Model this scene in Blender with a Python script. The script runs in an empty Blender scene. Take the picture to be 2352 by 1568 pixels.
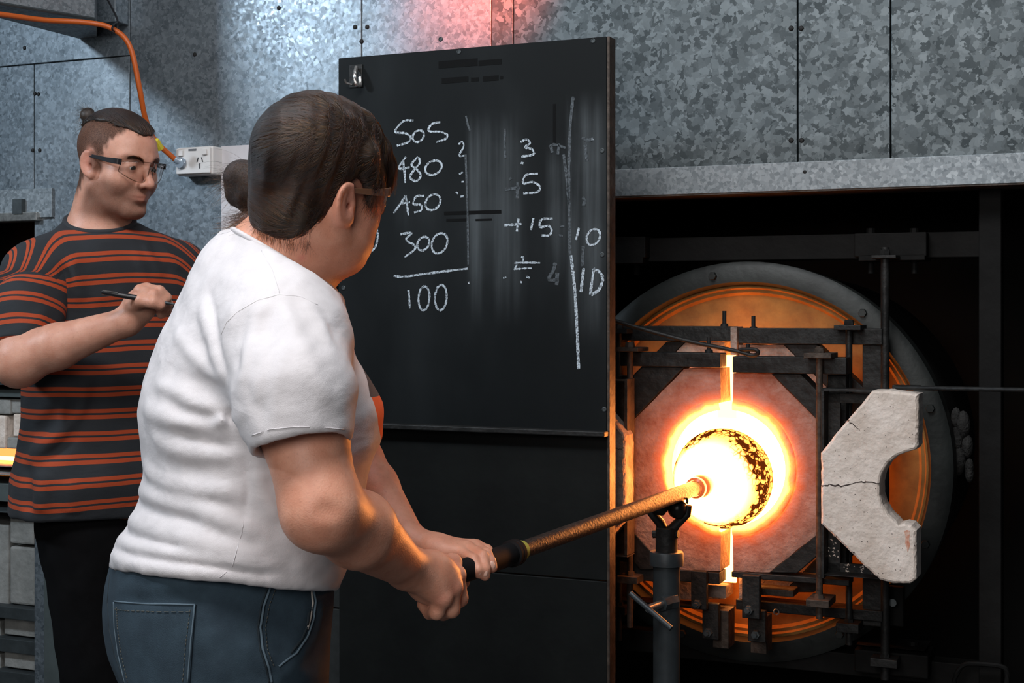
import bpy, math, random
import numpy as np
from mathutils import Vector, Matrix
random.seed(7)
rng = np.random.default_rng(7)
S = bpy.context.scene
COL = S.collection

# ------------------------------------------------------------------ camera, world, lights, exposure
FPX, CX, HY, CZ = 3267.0, 1176.0, 712.0, 1.36          # focal length in pixels, centre column, horizon row, eye height
cam_d = bpy.data.cameras.new('camera')
cam_d.sensor_width = 36.0
cam_d.lens = 36.0 * FPX / 2352.0
cam_d.shift_y = -(784 - HY) / 2352.0
cam_d.clip_start = 0.05
cam = bpy.data.objects.new('camera', cam_d)
COL.objects.link(cam)
cam.location = (0, 0, CZ)
cam.rotation_euler = (math.pi / 2, 0, 0)
S.camera = cam
S.view_settings.view_transform = 'Standard'
S.view_settings.look = 'None'
S.view_settings.gamma = 1.0
S.view_settings.use_curve_mapping = False
S.view_settings.exposure = 0.0
S.cycles.use_denoising = True
S.cycles.max_bounces = 8
S.cycles.sample_clamp_indirect = 6.0

wd = bpy.data.worlds.new('world')
S.world = wd
wd.use_nodes = True
wd.node_tree.nodes['Background'].inputs[0].default_value = (0.60, 0.78, 1.0, 1)
wd.node_tree.nodes['Background'].inputs[1].default_value = 0.03


def light(name, kind, loc, target, energy, color, **kw):
    d = bpy.data.lights.new(name, kind)
    d.energy = energy
    d.color = color
    for k, v in kw.items():
        setattr(d, k, v)
    o = bpy.data.objects.new(name, d)
    COL.objects.link(o)
    o.location = loc
    o.rotation_euler = (Vector(target) - Vector(loc)).to_track_quat('-Z', 'Y').to_euler()
    return o


light('ceiling_or_fill_light', 'AREA', (-0.55, 1.05, 3.1), (-0.45, 1.95, 1.2), 36, (1.0, 0.97, 0.98), shape='RECTANGLE', size=1.3, size_y=0.5)
light('ceiling_or_fill_light', 'AREA', (-2.55, 2.15, 2.65), (-0.95, 3.5, 1.85), 30, (0.72, 0.86, 1.0), shape='RECTANGLE', size=0.28, size_y=0.2)
light('ceiling_or_fill_light', 'AREA', (0.1, 1.75, 3.1), (-0.15, 3.1, 2.0), 10.5, (0.88, 0.94, 1.0), shape='RECTANGLE', size=0.9, size_y=0.3)
light('ceiling_or_fill_light', 'AREA', (-0.8, -0.5, 2.0), (-0.3, 2.0, 1.1), 26, (1.0, 0.96, 0.94), shape='RECTANGLE', size=1.4, size_y=1.0)  # added fill from behind the camera, not a ceiling fixture
light('added_red_spot', 'SPOT', (-0.07, 2.74, 2.24), (-0.07, 3.15, 2.07), 95, (1.0, 0.14, 0.07), spot_size=.85, spot_blend=1.0, shadow_soft_size=0.06)  # unseen red spot added to stand in for furnace glow on the wall

# ------------------------------------------------------------------ frames: world (X right, Y depth, Z up) and wall frame (u, w, z)
TH = math.atan(0.4375)
CT, ST = math.cos(TH), math.sin(TH)


def WP(px, py, Y):                       # point at depth Y seen at that place of the picture
    return np.array([(px - CX) / FPX * Y, Y, CZ - (py - HY) / FPX * Y])


def LP(px, py, w):                       # the same on a plane parallel to the back wall, in wall-frame coordinates
    k = (px - CX) / FPX
    Y = w / (CT + ST * k)
    return np.array([CT * k * Y - ST * Y, w, CZ - (py - HY) / FPX * Y])


def lw(p):                               # wall frame -> world
    return np.array([CT * p[0] + ST * p[1], -ST * p[0] + CT * p[1], p[2]])


def wl(p):
    return np.array([CT * p[0] - ST * p[1], ST * p[0] + CT * p[1], p[2]])


# ------------------------------------------------------------------ materials
def mat(name, color, rough=0.6, metal=0.0, var=0.0, scale=20.0, bump=0.0, bscale=60.0, color2=None, stretch=(1, 1, 1), **kw):
    m = bpy.data.materials.new(name)
    m.use_nodes = True
    nt = m.node_tree
    b = nt.nodes['Principled BSDF']
    b.inputs['Roughness'].default_value = rough
    b.inputs['Metallic'].default_value = metal
    b.inputs['Base Color'].default_value = (*color, 1)
    for k, v in kw.items():
        b.inputs[k.replace('_', ' ')].default_value = v
    tc = nt.nodes.new('ShaderNodeTexCoord')
    mp = nt.nodes.new('ShaderNodeMapping')
    mp.inputs['Scale'].default_value = stretch
    nt.links.new(tc.outputs['Object'], mp.inputs[0])
    if var > 0 or color2:
        n = nt.nodes.new('ShaderNodeTexNoise')
        n.inputs['Scale'].default_value = scale
        n.inputs['Detail'].default_value = 6
        n.inputs['Roughness'].default_value = 0.65
        nt.links.new(mp.outputs[0], n.inputs['Vector'])
        r = nt.nodes.new('ShaderNodeValToRGB')
        r.color_ramp.elements[0].position = 0.34
        r.color_ramp.elements[1].position = 0.66
        c2 = color2 or tuple(c * (1 + var) for c in color)
        c1 = color if color2 else tuple(c * (1 - var) for c in color)
        r.color_ramp.elements[0].color = (*c1, 1)
        r.color_ramp.elements[1].color = (*c2, 1)
        nt.links.new(n.outputs[0], r.inputs[0])
        nt.links.new(r.outputs[0], b.inputs['Base Color'])
    if bump > 0:
        n2 = nt.nodes.new('ShaderNodeTexNoise')
        n2.inputs['Scale'].default_value = bscale
        n2.inputs['Detail'].default_value = 5
        nt.links.new(mp.outputs[0], n2.inputs['Vector'])
        bp = nt.nodes.new('ShaderNodeBump')
        bp.inputs['Strength'].default_value = bump
        bp.inputs['Distance'].default_value = 0.01
        nt.links.new(n2.outputs[0], bp.inputs['Height'])
        nt.links.new(bp.outputs[0], b.inputs['Normal'])
    return m


def glow(name, color, strength):
    m = bpy.data.materials.new(name)
    m.use_nodes = True
    nt = m.node_tree
    nt.nodes.remove(nt.nodes['Principled BSDF'])
    e = nt.nodes.new('ShaderNodeEmission')
    e.inputs[0].default_value = (*color, 1)
    e.inputs[1].default_value = strength
    nt.links.new(e.outputs[0], nt.nodes['Material Output'].inputs[0])
    return m


def galvanised(name, scale, c0, c1, rough=(0.42, 0.6), metal=0.55, mixf=.5, dist=1.6):
    m = bpy.data.materials.new(name)
    m.use_nodes = True
    nt = m.node_tree
    L = nt.links.new
    b = nt.nodes['Principled BSDF']
    tc = nt.nodes.new('ShaderNodeTexCoord')
    n = nt.nodes.new('ShaderNodeTexNoise')
    n.inputs['Scale'].default_value = scale * 0.9
    n.inputs['Detail'].default_value = 4
    L(tc.outputs['Object'], n.inputs['Vector'])
    vs = nt.nodes.new('ShaderNodeVectorMath')
    vs.operation = 'SCALE'
    vs.inputs['Scale'].default_value = dist / scale
    L(n.outputs['Color'], vs.inputs[0])
    va = nt.nodes.new('ShaderNodeVectorMath')
    L(tc.outputs['Object'], va.inputs[0])
    L(vs.outputs[0], va.inputs[1])
    v = nt.nodes.new('ShaderNodeTexVoronoi')
    v.inputs['Scale'].default_value = scale
    L(va.outputs[0], v.inputs['Vector'])
    sp = nt.nodes.new('ShaderNodeSeparateColor')
    L(v.outputs['Color'], sp.inputs[0])
    v2 = nt.nodes.new('ShaderNodeTexNoise')
    v2.inputs['Scale'].default_value = 5.5
    v2.inputs['Detail'].default_value = 8
    v2.inputs['Roughness'].default_value = 0.7
    L(tc.outputs['Object'], v2.inputs['Vector'])
    mx = nt.nodes.new('ShaderNodeMix')
    mx.inputs[0].default_value = mixf
    L(sp.outputs[0], mx.inputs[2])
    L(v2.outputs[0], mx.inputs[3])
    r = nt.nodes.new('ShaderNodeValToRGB')
    r.color_ramp.elements[0].position = 0.25
    r.color_ramp.elements[1].position = 0.8
    r.color_ramp.elements[0].color = (*c0, 1)
    r.color_ramp.elements[1].color = (*c1, 1)
    L(mx.outputs[0], r.inputs[0])
    L(r.outputs[0], b.inputs['Base Color'])
    mr = nt.nodes.new('ShaderNodeMapRange')
    mr.inputs[3].default_value = rough[0]
    mr.inputs[4].default_value = rough[1]
    L(sp.outputs[1], mr.inputs[0])
    L(mr.outputs[0], b.inputs['Roughness'])
    b.inputs['Metallic'].default_value = metal
    bp = nt.nodes.new('ShaderNodeBump')
    bp.inputs['Strength'].default_value = 0.12
    bp.inputs['Distance'].default_value = 0.003
    L(sp.outputs[2], bp.inputs['Height'])
    L(bp.outputs[0], b.inputs['Normal'])
    return m


M = {}
M['galv_fine'] = galvanised('galvanised_fine', 130, (0.10, 0.125, 0.145), (0.30, 0.345, 0.38), mixf=.66, rough=(.30, .5), dist=2.4)
M['galv_big'] = galvanised('galvanised_coarse', 82, (0.038, 0.050, 0.055), (0.150, 0.178, 0.190), mixf=.42, dist=2.6)
M['galv_strip'] = galvanised('galvanised_strip', 150, (0.16, 0.185, 0.20), (0.31, 0.345, 0.365))
M['steel_dark'] = mat('blackened_steel', (0.020, 0.0205, 0.020), 0.55, 0.5, var=0.45, scale=30, bump=0.25)
M['steel_black'] = mat('sooty_black_steel', (0.012, 0.012, 0.012), 0.7, 0.2, var=0.4, scale=14)
M['steel_grey'] = mat('dull_grey_steel', (0.055, 0.066, 0.070), 0.5, 0.4, var=0.25, scale=18, bump=0.1)
M['steel_rust'] = mat('rusty_steel', (0.06, 0.045, 0.035), 0.6, 0.4, var=0.5, scale=40, bump=0.3)
M['steel_bright'] = mat('worn_bright_steel', (0.45, 0.44, 0.42), 0.32, 0.9, var=0.3, scale=60)
M['near_black'] = mat('plain_near_black', (0.006, 0.006, 0.006), 0.95)  # near black so the alcove and recess stay dark
M['floor'] = mat('concrete_floor', (0.10, 0.10, 0.10), 0.8, var=0.3, scale=4, bump=0.1)
M['ring'] = mat('painted_ring_steel', (0.022, 0.026, 0.0245), 0.5, 0.3, var=0.35, scale=9, bump=0.1)
M['plate'] = mat('scaled_iron_plate', (0.27, 0.12, 0.03), 0.75, 0.1, color2=(0.50, 0.25, 0.06), scale=11, bump=0.25, bscale=35)
M['refractory'] = mat('heat_toned_castable', (0.21, 0.145, 0.115), 0.92, color2=(0.46, 0.36, 0.30), scale=26, bump=0.5, bscale=90)  # same castable as the pale block, browned for the heat glow on it
M['refractory_white'] = mat('pale_castable', (0.60, 0.50, 0.42), 0.92, color2=(0.84, 0.745, 0.665), scale=13, bump=0.4, bscale=75)
M['refractory_grey'] = mat('grey_castable', (0.16, 0.165, 0.155), 0.95, color2=(0.34, 0.34, 0.32), scale=8, bump=0.5, bscale=40)
M['panel_grey'] = mat('grey_painted_panel', (0.085, 0.105, 0.105), 0.6, 0.2, var=0.2, scale=9)
M['crack'] = mat('crack_dark', (0.05, 0.035, 0.03), 0.95)
M['hot_white'] = glow('white_hot_refractory', (1.0, 0.33, 0.07), 60.0)
M['rim_glow'] = glow('yellow_hot_rim', (1.0, 0.34, 0.075), 12.0)
M['ring_glow'] = glow('added_orange_glow', (1.0, 0.25, 0.04), 6.5)
M['hot_lip'] = glow('red_hot_lip', (1.0, 0.20, 0.05), 3.0)
M['white_plastic'] = mat('white_plastic', (0.72, 0.70, 0.68), 0.4)
M['black_plastic'] = mat('black_plastic', (0.012, 0.012, 0.014), 0.35)
M['blue_plug'] = mat('clear_blue_plug', (0.42, 0.50, 0.58), 0.15, Transmission_Weight=0.4)
M['orange_cord'] = mat('orange_rubber', (0.55, 0.11, 0.015), 0.45)
M['yellow_tag'] = mat('yellow_tag', (0.75, 0.62, 0.05), 0.5)
M['paper'] = mat('white_paper', (0.60, 0.58, 0.60), 0.8, var=0.06, scale=12)
M['ink'] = mat('printed_grey', (0.16, 0.17, 0.18), 0.8)
M['ink_black'] = mat('printed_black', (0.02, 0.02, 0.022), 0.6)
M['rubber'] = mat('black_rubber', (0.008, 0.008, 0.009), 0.65, Specular_IOR_Level=.15)
M['tape'] = mat('yellow_green_tape', (0.33, 0.36, 0.06), 0.6)
M['pipe'] = mat('blackened_pipe', (0.060, 0.050, 0.045), 0.42, 0.6, var=0.55, scale=140, stretch=(1, 1, 1), bump=0.15, bscale=200)
M['beige'] = mat('beige_enamel', (0.20, 0.185, 0.15), 0.5)


# ------------------------------------------------------------------ mesh helper
class MB:
    def __init__(self):
        self.v, self.f = [], []

    def add(self, vs, fs):
        o = len(self.v)
        self.v += [tuple(map(float, p)) for p in vs]
        self.f += [tuple(i + o for i in f) for f in fs]
        return self

    def box(self, lo, hi):
        (a, b, c), (d, e, g) = lo, hi
        a, d = min(a, d), max(a, d)
        b, e = min(b, e), max(b, e)
        c, g = min(c, g), max(c, g)
        return self.add([(a, b, c), (d, b, c), (d, e, c), (a, e, c), (a, b, g), (d, b, g), (d, e, g), (a, e, g)],
                        [(0, 3, 2, 1), (4, 5, 6, 7), (0, 1, 5, 4), (1, 2, 6, 5), (2, 3, 7, 6), (3, 0, 4, 7)])

    def prism(self, poly, w0, w1):       # polygon in (u, z), clockwise or not, from depth w0 to w1
        ar = sum(poly[i - 1][0] * poly[i][1] - poly[i][0] * poly[i - 1][1] for i in range(len(poly)))
        if ar < 0:
            poly = poly[::-1]
        n = len(poly)
        vs = [(p[0], w0, p[1]) for p in poly] + [(p[0], w1, p[1]) for p in poly]
        fs = [tuple(range(n)), tuple(range(2 * n - 1, n - 1, -1))]
        fs += [(i, n + i, n + (i + 1) % n, (i + 1) % n) for i in range(n)]
        return self.add(vs, fs)

    def hull(self, base, top):           # two matching rings of points
        n = len(base)
        fs = [tuple(range(n))[::-1], tuple(range(n, 2 * n))]
        fs += [(i, (i + 1) % n, n + (i + 1) % n, n + i) for i in range(n)]
        return self.add(list(base) + list(top), fs)

    def tube(self, pts, r, n=12, cap=True, flat=None):
        pts = [np.asarray(p, float) for p in pts]
        rs = r if hasattr(r, '__len__') else [r] * len(pts)
        ref = np.array([0.12, 0.31, 0.94])
        rings, fs = [], []
        for i, p in enumerate(pts):
            t = pts[min(i + 1, len(pts) - 1)] - pts[max(i - 1, 0)]
            t /= (np.linalg.norm(t) + 1e-12)
            a = np.cross(t, ref)
            if np.linalg.norm(a) < 0.05:
                a = np.cross(t, (1, 0, 0))
            a /= np.linalg.norm(a)
            b = np.cross(t, a)
            rings += [p + rs[i] * (math.cos(2 * math.pi * k / n) * a + math.sin(2 * math.pi * k / n) * b) for k in range(n)]
        for i in range(len(pts) - 1):
            for k in range(n):
                fs.append((i * n + k, i * n + (k + 1) % n, (i + 1) * n + (k + 1) % n, (i + 1) * n + k))
        if cap:
            fs.append(tuple(range(n))[::-1])
            fs.append(tuple(range((len(pts) - 1) * n, len(pts) * n)))
        return self.add(rings, fs)

    def lathe(self, prof, c, axis, n=32, a0=0.0, a1=2 * math.pi):   # prof: (radius, distance along axis)
        axis = np.asarray(axis, float)
        axis /= np.linalg.norm(axis)
        a = np.cross(axis, (0, 0, 1.0))
        if np.linalg.norm(a) < 0.05:
            a = np.cross(axis, (1.0, 0, 0))
        a /= np.linalg.norm(a)
        b = np.cross(axis, a)
        full = abs(a1 - a0 - 2 * math.pi) < 1e-6
        m = n if full else n + 1
        vs, fs = [], []
        for r, t in prof:
            for k in range(m):
                an = a0 + (a1 - a0) * k / n
                vs.append(np.asarray(c) + axis * t + r * (math.cos(an) * a + math.sin(an) * b))
        for i in range(len(prof) - 1):
            for k in range(n):
                k2 = (k + 1) % m
                fs.append((i * m + k, i * m + k2, (i + 1) * m + k2, (i + 1) * m + k))
        return self.add(vs, fs)

    def ball(self, c, r, n=16, sq=(1, 1, 1)):
        prof = [(math.sin(math.pi * i / n) * 1.0, -math.cos(math.pi * i / n)) for i in range(n + 1)]
        o = len(self.v)
        self.lathe([(max(p[0], 1e-5) * r, p[1] * r) for p in prof], (0, 0, 0), (0, 0, 1), n * 2)
        for i in range(o, len(self.v)):
            p = self.v[i]
            self.v[i] = (p[0] * sq[0] + c[0], p[1] * sq[1] + c[1], p[2] * sq[2] + c[2])
        return self

    def build(self, name, m, parent=None, org=(0, 0, 0), smooth=False, bevel=0.0, frame=None):
        me = bpy.data.meshes.new(name)
        me.from_pydata([(p[0] - org[0], p[1] - org[1], p[2] - org[2]) for p in self.v], [], self.f)
        me.update()
        me.materials.append(m)
        o = bpy.data.objects.new(name, me)
        COL.objects.link(o)
        if parent is not None:
            o.parent = parent
        elif frame == 'wall':
            o.location = lw(org)
            o.rotation_euler = (0, 0, -TH)
        else:
            o.location = org
        if smooth:
            for p in me.polygons:
                p.use_smooth = True
            if smooth != 'all':
                me.set_sharp_from_angle(angle=math.radians(38))
        if bevel:
            bv = o.modifiers.new('bevel', 'BEVEL')
            bv.width = bevel
            bv.segments = 2
            bv.limit_method = 'ANGLE'
        return o


def tag(o, label=None, cat=None, group=None, kind=None):
    for k, v in (('label', label), ('category', cat), ('group', group), ('kind', kind)):
        if v:
            o[k] = v
    return o


def thing(name, label, cat, loc=(0, 0, 0), frame=None, group=None):
    o = bpy.data.objects.new(name, None)
    COL.objects.link(o)
    o.empty_display_size = 0.05
    if frame == 'wall':
        o.location = lw(loc)
        o.rotation_euler = (0, 0, -TH)
    else:
        o.location = loc
    return tag(o, label, cat, group)


def struct(o):
    o['kind'] = 'structure'
    return o


def spline(pts, n=12):                   # Catmull-Rom through points
    P = [np.asarray(p, float) for p in pts]
    P = [2 * P[0] - P[1]] + P + [2 * P[-1] - P[-2]]
    out = []
    for i in range(1, len(P) - 2):
        for j in range(n):
            t = j / n
            a, b, c, d = P[i - 1], P[i], P[i + 1], P[i + 2]
            out.append(0.5 * ((2 * b) + (c - a) * t + (2 * a - 5 * b + 4 * c - d) * t * t + (3 * b - a - 3 * c + d) * t ** 3))
    out.append(P[-2])
    return out
# ================================================================== THE ROOM
WALL = 2.84
fl = MB().box((-3.2, -0.4, -0.05), (3.0, 4.9, 0.0)).build('floor', M['floor'])
struct(fl)
struct(MB().box((-3.1, -0.4, 0.0), (-3.0, 4.8, 2.62)).build('wall_left', M['panel_grey']))


def UX(px, w=WALL):
    return LP(px, HY, w)[0]


Z_OPEN = LP(1403, 452, WALL)[2]                       # underside of the hood
Z_FL = LP(1403, 397, WALL)[2]
Z_SEAM = 1.988
Z_TOP = 2.62
U_L, U_R = UX(-260), UX(2700)
U_DOOR = UX(1130)                                     # left side of the hood opening, behind the blackboard
U_A, Z_A = UX(112), LP(60, 503, WALL)[2]              # melting-furnace recess at the far left
wall = MB().box((U_DOOR, WALL + 0.04, Z_OPEN + 0.01), (U_R, WALL + 0.08, Z_TOP)).box((U_A, WALL + 0.04, 0), (U_DOOR, WALL + 0.08, Z_TOP)) \
    .box((U_L, WALL + 0.04, Z_A + 0.01), (U_A, WALL + 0.08, Z_TOP)).build('wall_back', M['steel_grey'], frame='wall')
struct(wall)


def panel(u0, u1, z0, z1, m, proud=0.0):
    g = 0.0012
    return MB().box((u0 + g, WALL - 0.003 - proud, z0 + g), (u1 - g, WALL + 0.04, z1 - g)).build('panel', m, wall, bevel=0.0015)


us = [U_L, UX(80), UX(300), U_DOOR]
panel(us[0], us[1], Z_A + 0.075, Z_SEAM, M['galv_fine'])
panel(us[1], us[2], LP(300, 640, WALL)[2], Z_SEAM, M['galv_fine'])
panel(us[2], UX(832), LP(300, 640, WALL)[2], Z_TOP, M['galv_fine'])
panel(UX(832), us[3], LP(300, 640, WALL)[2], Z_TOP, M['galv_fine'])
panel(us[0], us[2], Z_SEAM, Z_TOP, M['galv_fine'])
panel(us[1], UX(180), 0.0, LP(300, 640, WALL)[2], M['galv_fine'])
panel(UX(180), UX(640), 0.0, LP(300, 640, WALL)[2], M['galv_fine'])
ur = [U_DOOR, UX(1180), UX(1833), UX(2046), U_R]
for i in range(4):
    panel(ur[i], ur[i + 1], Z_FL, Z_TOP, M['galv_big'])
MB().box((U_DOOR, WALL - 0.006, Z_OPEN), (U_R, WALL + 0.04, Z_FL + 0.006)).build('flange', M['galv_strip'], wall, bevel=0.001)
MB().box((U_DOOR, WALL - 0.004, Z_OPEN - 0.003), (U_R, WALL + 0.10, Z_OPEN + 0.001)).build('flange', M['steel_rust'], wall)
MB().box((U_L, WALL - 0.012, Z_A + 0.002), (U_A + 0.02, WALL + 0.04, Z_A + 0.076)).build('flange', M['galv_strip'], wall, bevel=0.001)
MB().box((U_L, WALL - 0.022, Z_A - 0.006), (U_A - 0.02, WALL + 0.03, Z_A + 0.016)).build('trim_rail', M['steel_bright'], wall, bevel=0.002)
MB().box((LP(45, 478, WALL)[0], WALL - 0.026, Z_A + 0.012), (LP(66, 478, WALL)[0], WALL, Z_A + 0.05)).build('bracket', M['steel_grey'], wall)
screws = [(830, 95), (843, 62), (815, 62), (1817, 65), (1840, 65), (1817, 322), (1841, 322), (1849, 395), (447, 125), (56, 110), (80, 215), (88, 216),
          (75, 345), (91, 345), (640, 18), (1055, 118)]
sm = None
for (px, py) in screws:
    p = LP(px, py, WALL - 0.004)
    if sm is None:
        o = MB().lathe([(0.0001, -0.003), (0.004, -0.002), (0.0055, 0.0), (0.0055, 0.004)], (0, 0, 0), (0, 1, 0), 8).build('screw', M['steel_black'], wall)
        sm = o.data
    else:
        o = bpy.data.objects.new('screw', sm)
        COL.objects.link(o)
        o.parent = wall
    o.location = p

# alcove behind the hood, and the recess at the far left
def alc(lo, hi, nm):
    struct(MB().box(lo, hi).build(nm, M['near_black'], frame='wall'))


alc((U_DOOR - 0.05, 3.95, 0), (U_R, 4.0, 2.0), 'wall_alcove_back')
alc((U_DOOR - 0.05, WALL + 0.09, 0), (U_DOOR, 3.95, 2.0), 'wall_alcove_left')
alc((U_R, WALL + 0.05, 0), (U_R + 0.05, 4.0, 2.0), 'wall_alcove_right')
alc((U_DOOR, WALL + 0.09, Z_OPEN + 0.2), (U_R, 3.95, Z_OPEN + 0.24), 'ceiling_alcove')
alc((U_L - 0.05, 3.5, 0), (U_A + 0.3, 3.55, 1.9), 'wall_recess_back')
alc((U_A + 0.02, WALL + 0.09, 0), (U_A + 0.06, 3.5, 1.9), 'wall_recess_right')
alc((U_L - 0.05, WALL + 0.09, 0), (U_L, 3.5, 1.9), 'wall_recess_left')
alc((U_L, WALL + 0.09, 1.78), (U_A + 0.02, 3.5, 1.82), 'ceiling_recess')

# duct in the top left corner, running out of the wall
a = WP(0, 5, 3.15)
b = WP(218, 42, 3.32)
a = a + (a - b) * 1.6
aw, bw = wl(a), wl(b)
zb = b[2]
t = thing('duct', 'galvanised sheet metal duct box high in the corner above the orange cord', 'duct', (bw[0], WALL, zb), 'wall')
o_ = (bw[0], WALL, zb)
foot = [(aw[0], aw[1]), (bw[0], bw[1]), (LP(226, 60, WALL)[0], WALL - 0.004), (aw[0], WALL - 0.004)]
MB().hull([(p[0], p[1], zb) for p in foot], [(p[0], p[1], zb + 0.5) for p in foot]).build('casing', M['galv_strip'], t, o_, bevel=0.002)
q0, q1 = LP(221, 0, WALL - 0.05), LP(268, 50, WALL - 0.05)
MB().box((q0[0], WALL - 0.055, q1[2]), (q1[0], WALL - 0.004, q1[2] + 0.3)).build('end_bracket', M['galv_fine'], t, o_, bevel=0.002)
MB().tube([(aw[0], aw[1], zb - 0.002), (bw[0], bw[1], zb - 0.002)], 0.004, 6).build('edge_bead', M['steel_grey'], t, o_)
for k, f in enumerate((0.25, 0.7)):
    c = (bw[0] + (aw[0] - bw[0]) * f, bw[1] + (aw[1] - bw[1]) * f - 0.002, zb + 0.03)
    MB().ball(c, 0.005, 6).build('rivet', M['steel_grey'], t, o_)

# orange extension cord: from the left over the duct edge, down to the outlet
Yc = [3.02, 3.12, 3.22, 3.27, 3.28, 3.28, 3.29, 3.32, 3.36, 3.385]
pc = [(-90, 22), (0, 33), (100, 46), (200, 52), (258, 66), (298, 106), (320, 200), (334, 272), (356, 322), (402, 366)]
cp = spline([WP(x, y, Y) for (x, y), Y in zip(pc, Yc)], 10)
t = thing('extension_cord', 'orange extension cord hanging from the duct down to the white outlet', 'cord', cp[40])
MB().tube(cp, 0.0063, 10).build('cable', M['orange_cord'], t, cp[40], smooth=True)
e0, e1 = cp[-1], WP(424, 376, 3.39)
MB().tube([e0 - (e0 - cp[-2]) * 0.1, e0 + (e1 - e0) * 0.6, e1], [0.0085, 0.010, 0.012], 12).build('plug', M['blue_plug'], t, cp[40], smooth=True)
MB().lathe([(0.0001, -0.022), (0.011, -0.020), (0.017, -0.006), (0.018, 0.006)], WP(424, 377, 3.40), lw((0, 1, 0)), 20).build('plug_face', M['blue_plug'], t, cp[40], smooth=True)
g0 = WP(357, 322, 3.32)
g1 = WP(369, 342, 3.335)
MB().tube([g0, g1], 0.0085, 10).build('test_tag', M['yellow_tag'], t, cp[40])
MB().add([g0 + (-.012, -.004, .002), g0 + (0, -.006, .004), g1 + (-.001, -.006, 0), g1 + (-.014, -.004, -.002)], [(0, 1, 2, 3)]).build('test_tag', M['white_plastic'], t, cp[40])
k0 = WP(262, 62, 3.27)
t = thing('cable_tie', 'thin black tie holding the orange cord up to the duct', 'cable tie', k0)
MB().tube(spline([WP(240, -14, 3.36), WP(256, 16, 3.33), WP(270, 47, 3.29), WP(262, 55, 3.262), WP(258, 68, 3.262), WP(268, 72, 3.29), WP(272, 48, 3.29)], 6), 0.0025, 6).build('strap', M['black_plastic'], t, k0)

# double power outlet
w1, w0 = WALL - 0.045, WALL - 0.004
f0, f1 = LP(408, 342, w1), LP(486, 397, w1)
uo, zo = f0[0], f1[2]
t = thing('power_outlet', 'white double power outlet box with switches on the galvanised wall', 'outlet', (uo, WALL, zo), 'wall')
o_ = (uo, WALL, zo)
W_, H_ = f1[0] - f0[0], f0[2] - f1[2]
MB().box((uo - .002, w1, zo - .003), (uo + W_ + .004, w0, zo + H_ + .003)).build('mounting_box', M['white_plastic'], t, o_, bevel=0.004)
MB().box((uo, w1 - 0.006, zo), (uo + W_, w1, zo + H_)).build('face_plate', M['white_plastic'], t, o_, bevel=0.002)
for f in (0.1, 0.8):
    MB().box((uo + W_ * f, w1 - 0.011, zo + H_ * .70), (uo + W_ * (f + .12), w1 - .005, zo + H_ * .92)).build('switch', M['white_plastic'], t, o_, bevel=0.001)
for (fx, fz, tilt) in ((.64, .52, -.35), (.77, .52, .35), (.70, .28, 0.0)):
    c = np.array((uo + W_ * fx, w1 - .0065, zo + H_ * fz))
    d = np.array((math.sin(tilt) * -.005, 0, math.cos(tilt) * .006))
    MB().hull([c - d + (-.0013, -.0004, 0), c - d + (.0013, -.0004, 0), c + d + (.0013, -.0004, 0), c + d + (-.0013, -.0004, 0)],
              [c - d + (-.0013, .001, 0), c - d + (.0013, .001, 0), c + d + (.0013, .001, 0), c + d + (-.0013, .001, 0)]).build('socket_slot', M['ink_black'], t, o_)
MB().box((uo + W_ * .37, w1 - .0068, zo + H_ * .88), (uo + W_ * .6, w1 - .005, zo + H_ * .96)).build('rating_mark', M['ink'], t, o_)

# paper notice behind the woman's head
p0, p1 = LP(508, 336, WALL - .008), LP(640, 560, WALL - .008)
t = thing('notice', 'white paper notice with a dark picture and printed lines, on the wall beside the outlet', 'notice', (p0[0], WALL, p1[2]), 'wall')
o_ = (p0[0], WALL, p1[2])
MB().box((p0[0], WALL - .008, p1[2]), (p1[0], WALL - .004, p0[2])).build('sheet', M['paper'], t, o_)
q0, q1 = LP(529, 395, WALL - .009), LP(612, 469, WALL - .009)
MB().box((q0[0], WALL - .0095, q1[2]), (q1[0], WALL - .008, q0[2])).build('printed_picture', M['ink_black'], t, o_)
MB().tube(spline([LP(541, 452, WALL - .0098), LP(545, 456, WALL - .0098), LP(549, 462, WALL - .0098), LP(542, 460, WALL - .0098), LP(541, 452, WALL - .0098)], 4), .0016, 6).build('printed_picture', M['paper'], t, o_)
for k in range(8):
    z = LP(540, 502 + k * 6, WALL - .009)[2]
    MB().box((LP(534, 500, WALL)[0], WALL - .0088, z), (LP(600 - (k * 13 % 17), 500, WALL)[0], WALL - .0079, z + .0022)).build('printed_line', M['ink'], t, o_)

# grey steel cabinet between the wall and the blackboard (seen beside the woman's collar and hip)
c0, c1 = LP(640, 640, WALL - .02), LP(900, 1568, WALL - .02)
t = thing('cabinet', 'grey steel cabinet with a dark slot, half hidden between the woman and the blackboard', 'cabinet', (c0[0], WALL - .02, 0), 'wall')
o_ = (c0[0], WALL - .02, 0)
zz = [LP(760, y, WALL - .02)[2] for y in (600, 655, 681, 700, 1395)]
MB().box((c0[0], WALL - .02, zz[1]), (c1[0], WALL - .005, zz[0] + .12)).build('top_panel', M['panel_grey'], t, o_, bevel=.002)
MB().box((c0[0], WALL - .004, zz[2] - .004), (c1[0], WALL - .0035, zz[1])).build('slot', M['near_black'], t, o_)  # thin near-black sheet painted for the dark inside the slot
MB().box((c0[0], WALL - .026, zz[2] - .006), (c1[0], WALL - .005, zz[2])).build('sill', M['steel_bright'], t, o_, bevel=.001)
MB().box((c0[0], WALL - .02, zz[3] - .06), (c1[0], WALL - .005, zz[2] - .006)).build('drawer_front', M['beige'], t, o_, bevel=.002)
MB().box((c0[0], WALL - .022, zz[4] + .0015), (c1[0], WALL - .005, zz[3] - .062)).build('door', M['steel_grey'], t, o_, bevel=.002)
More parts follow.
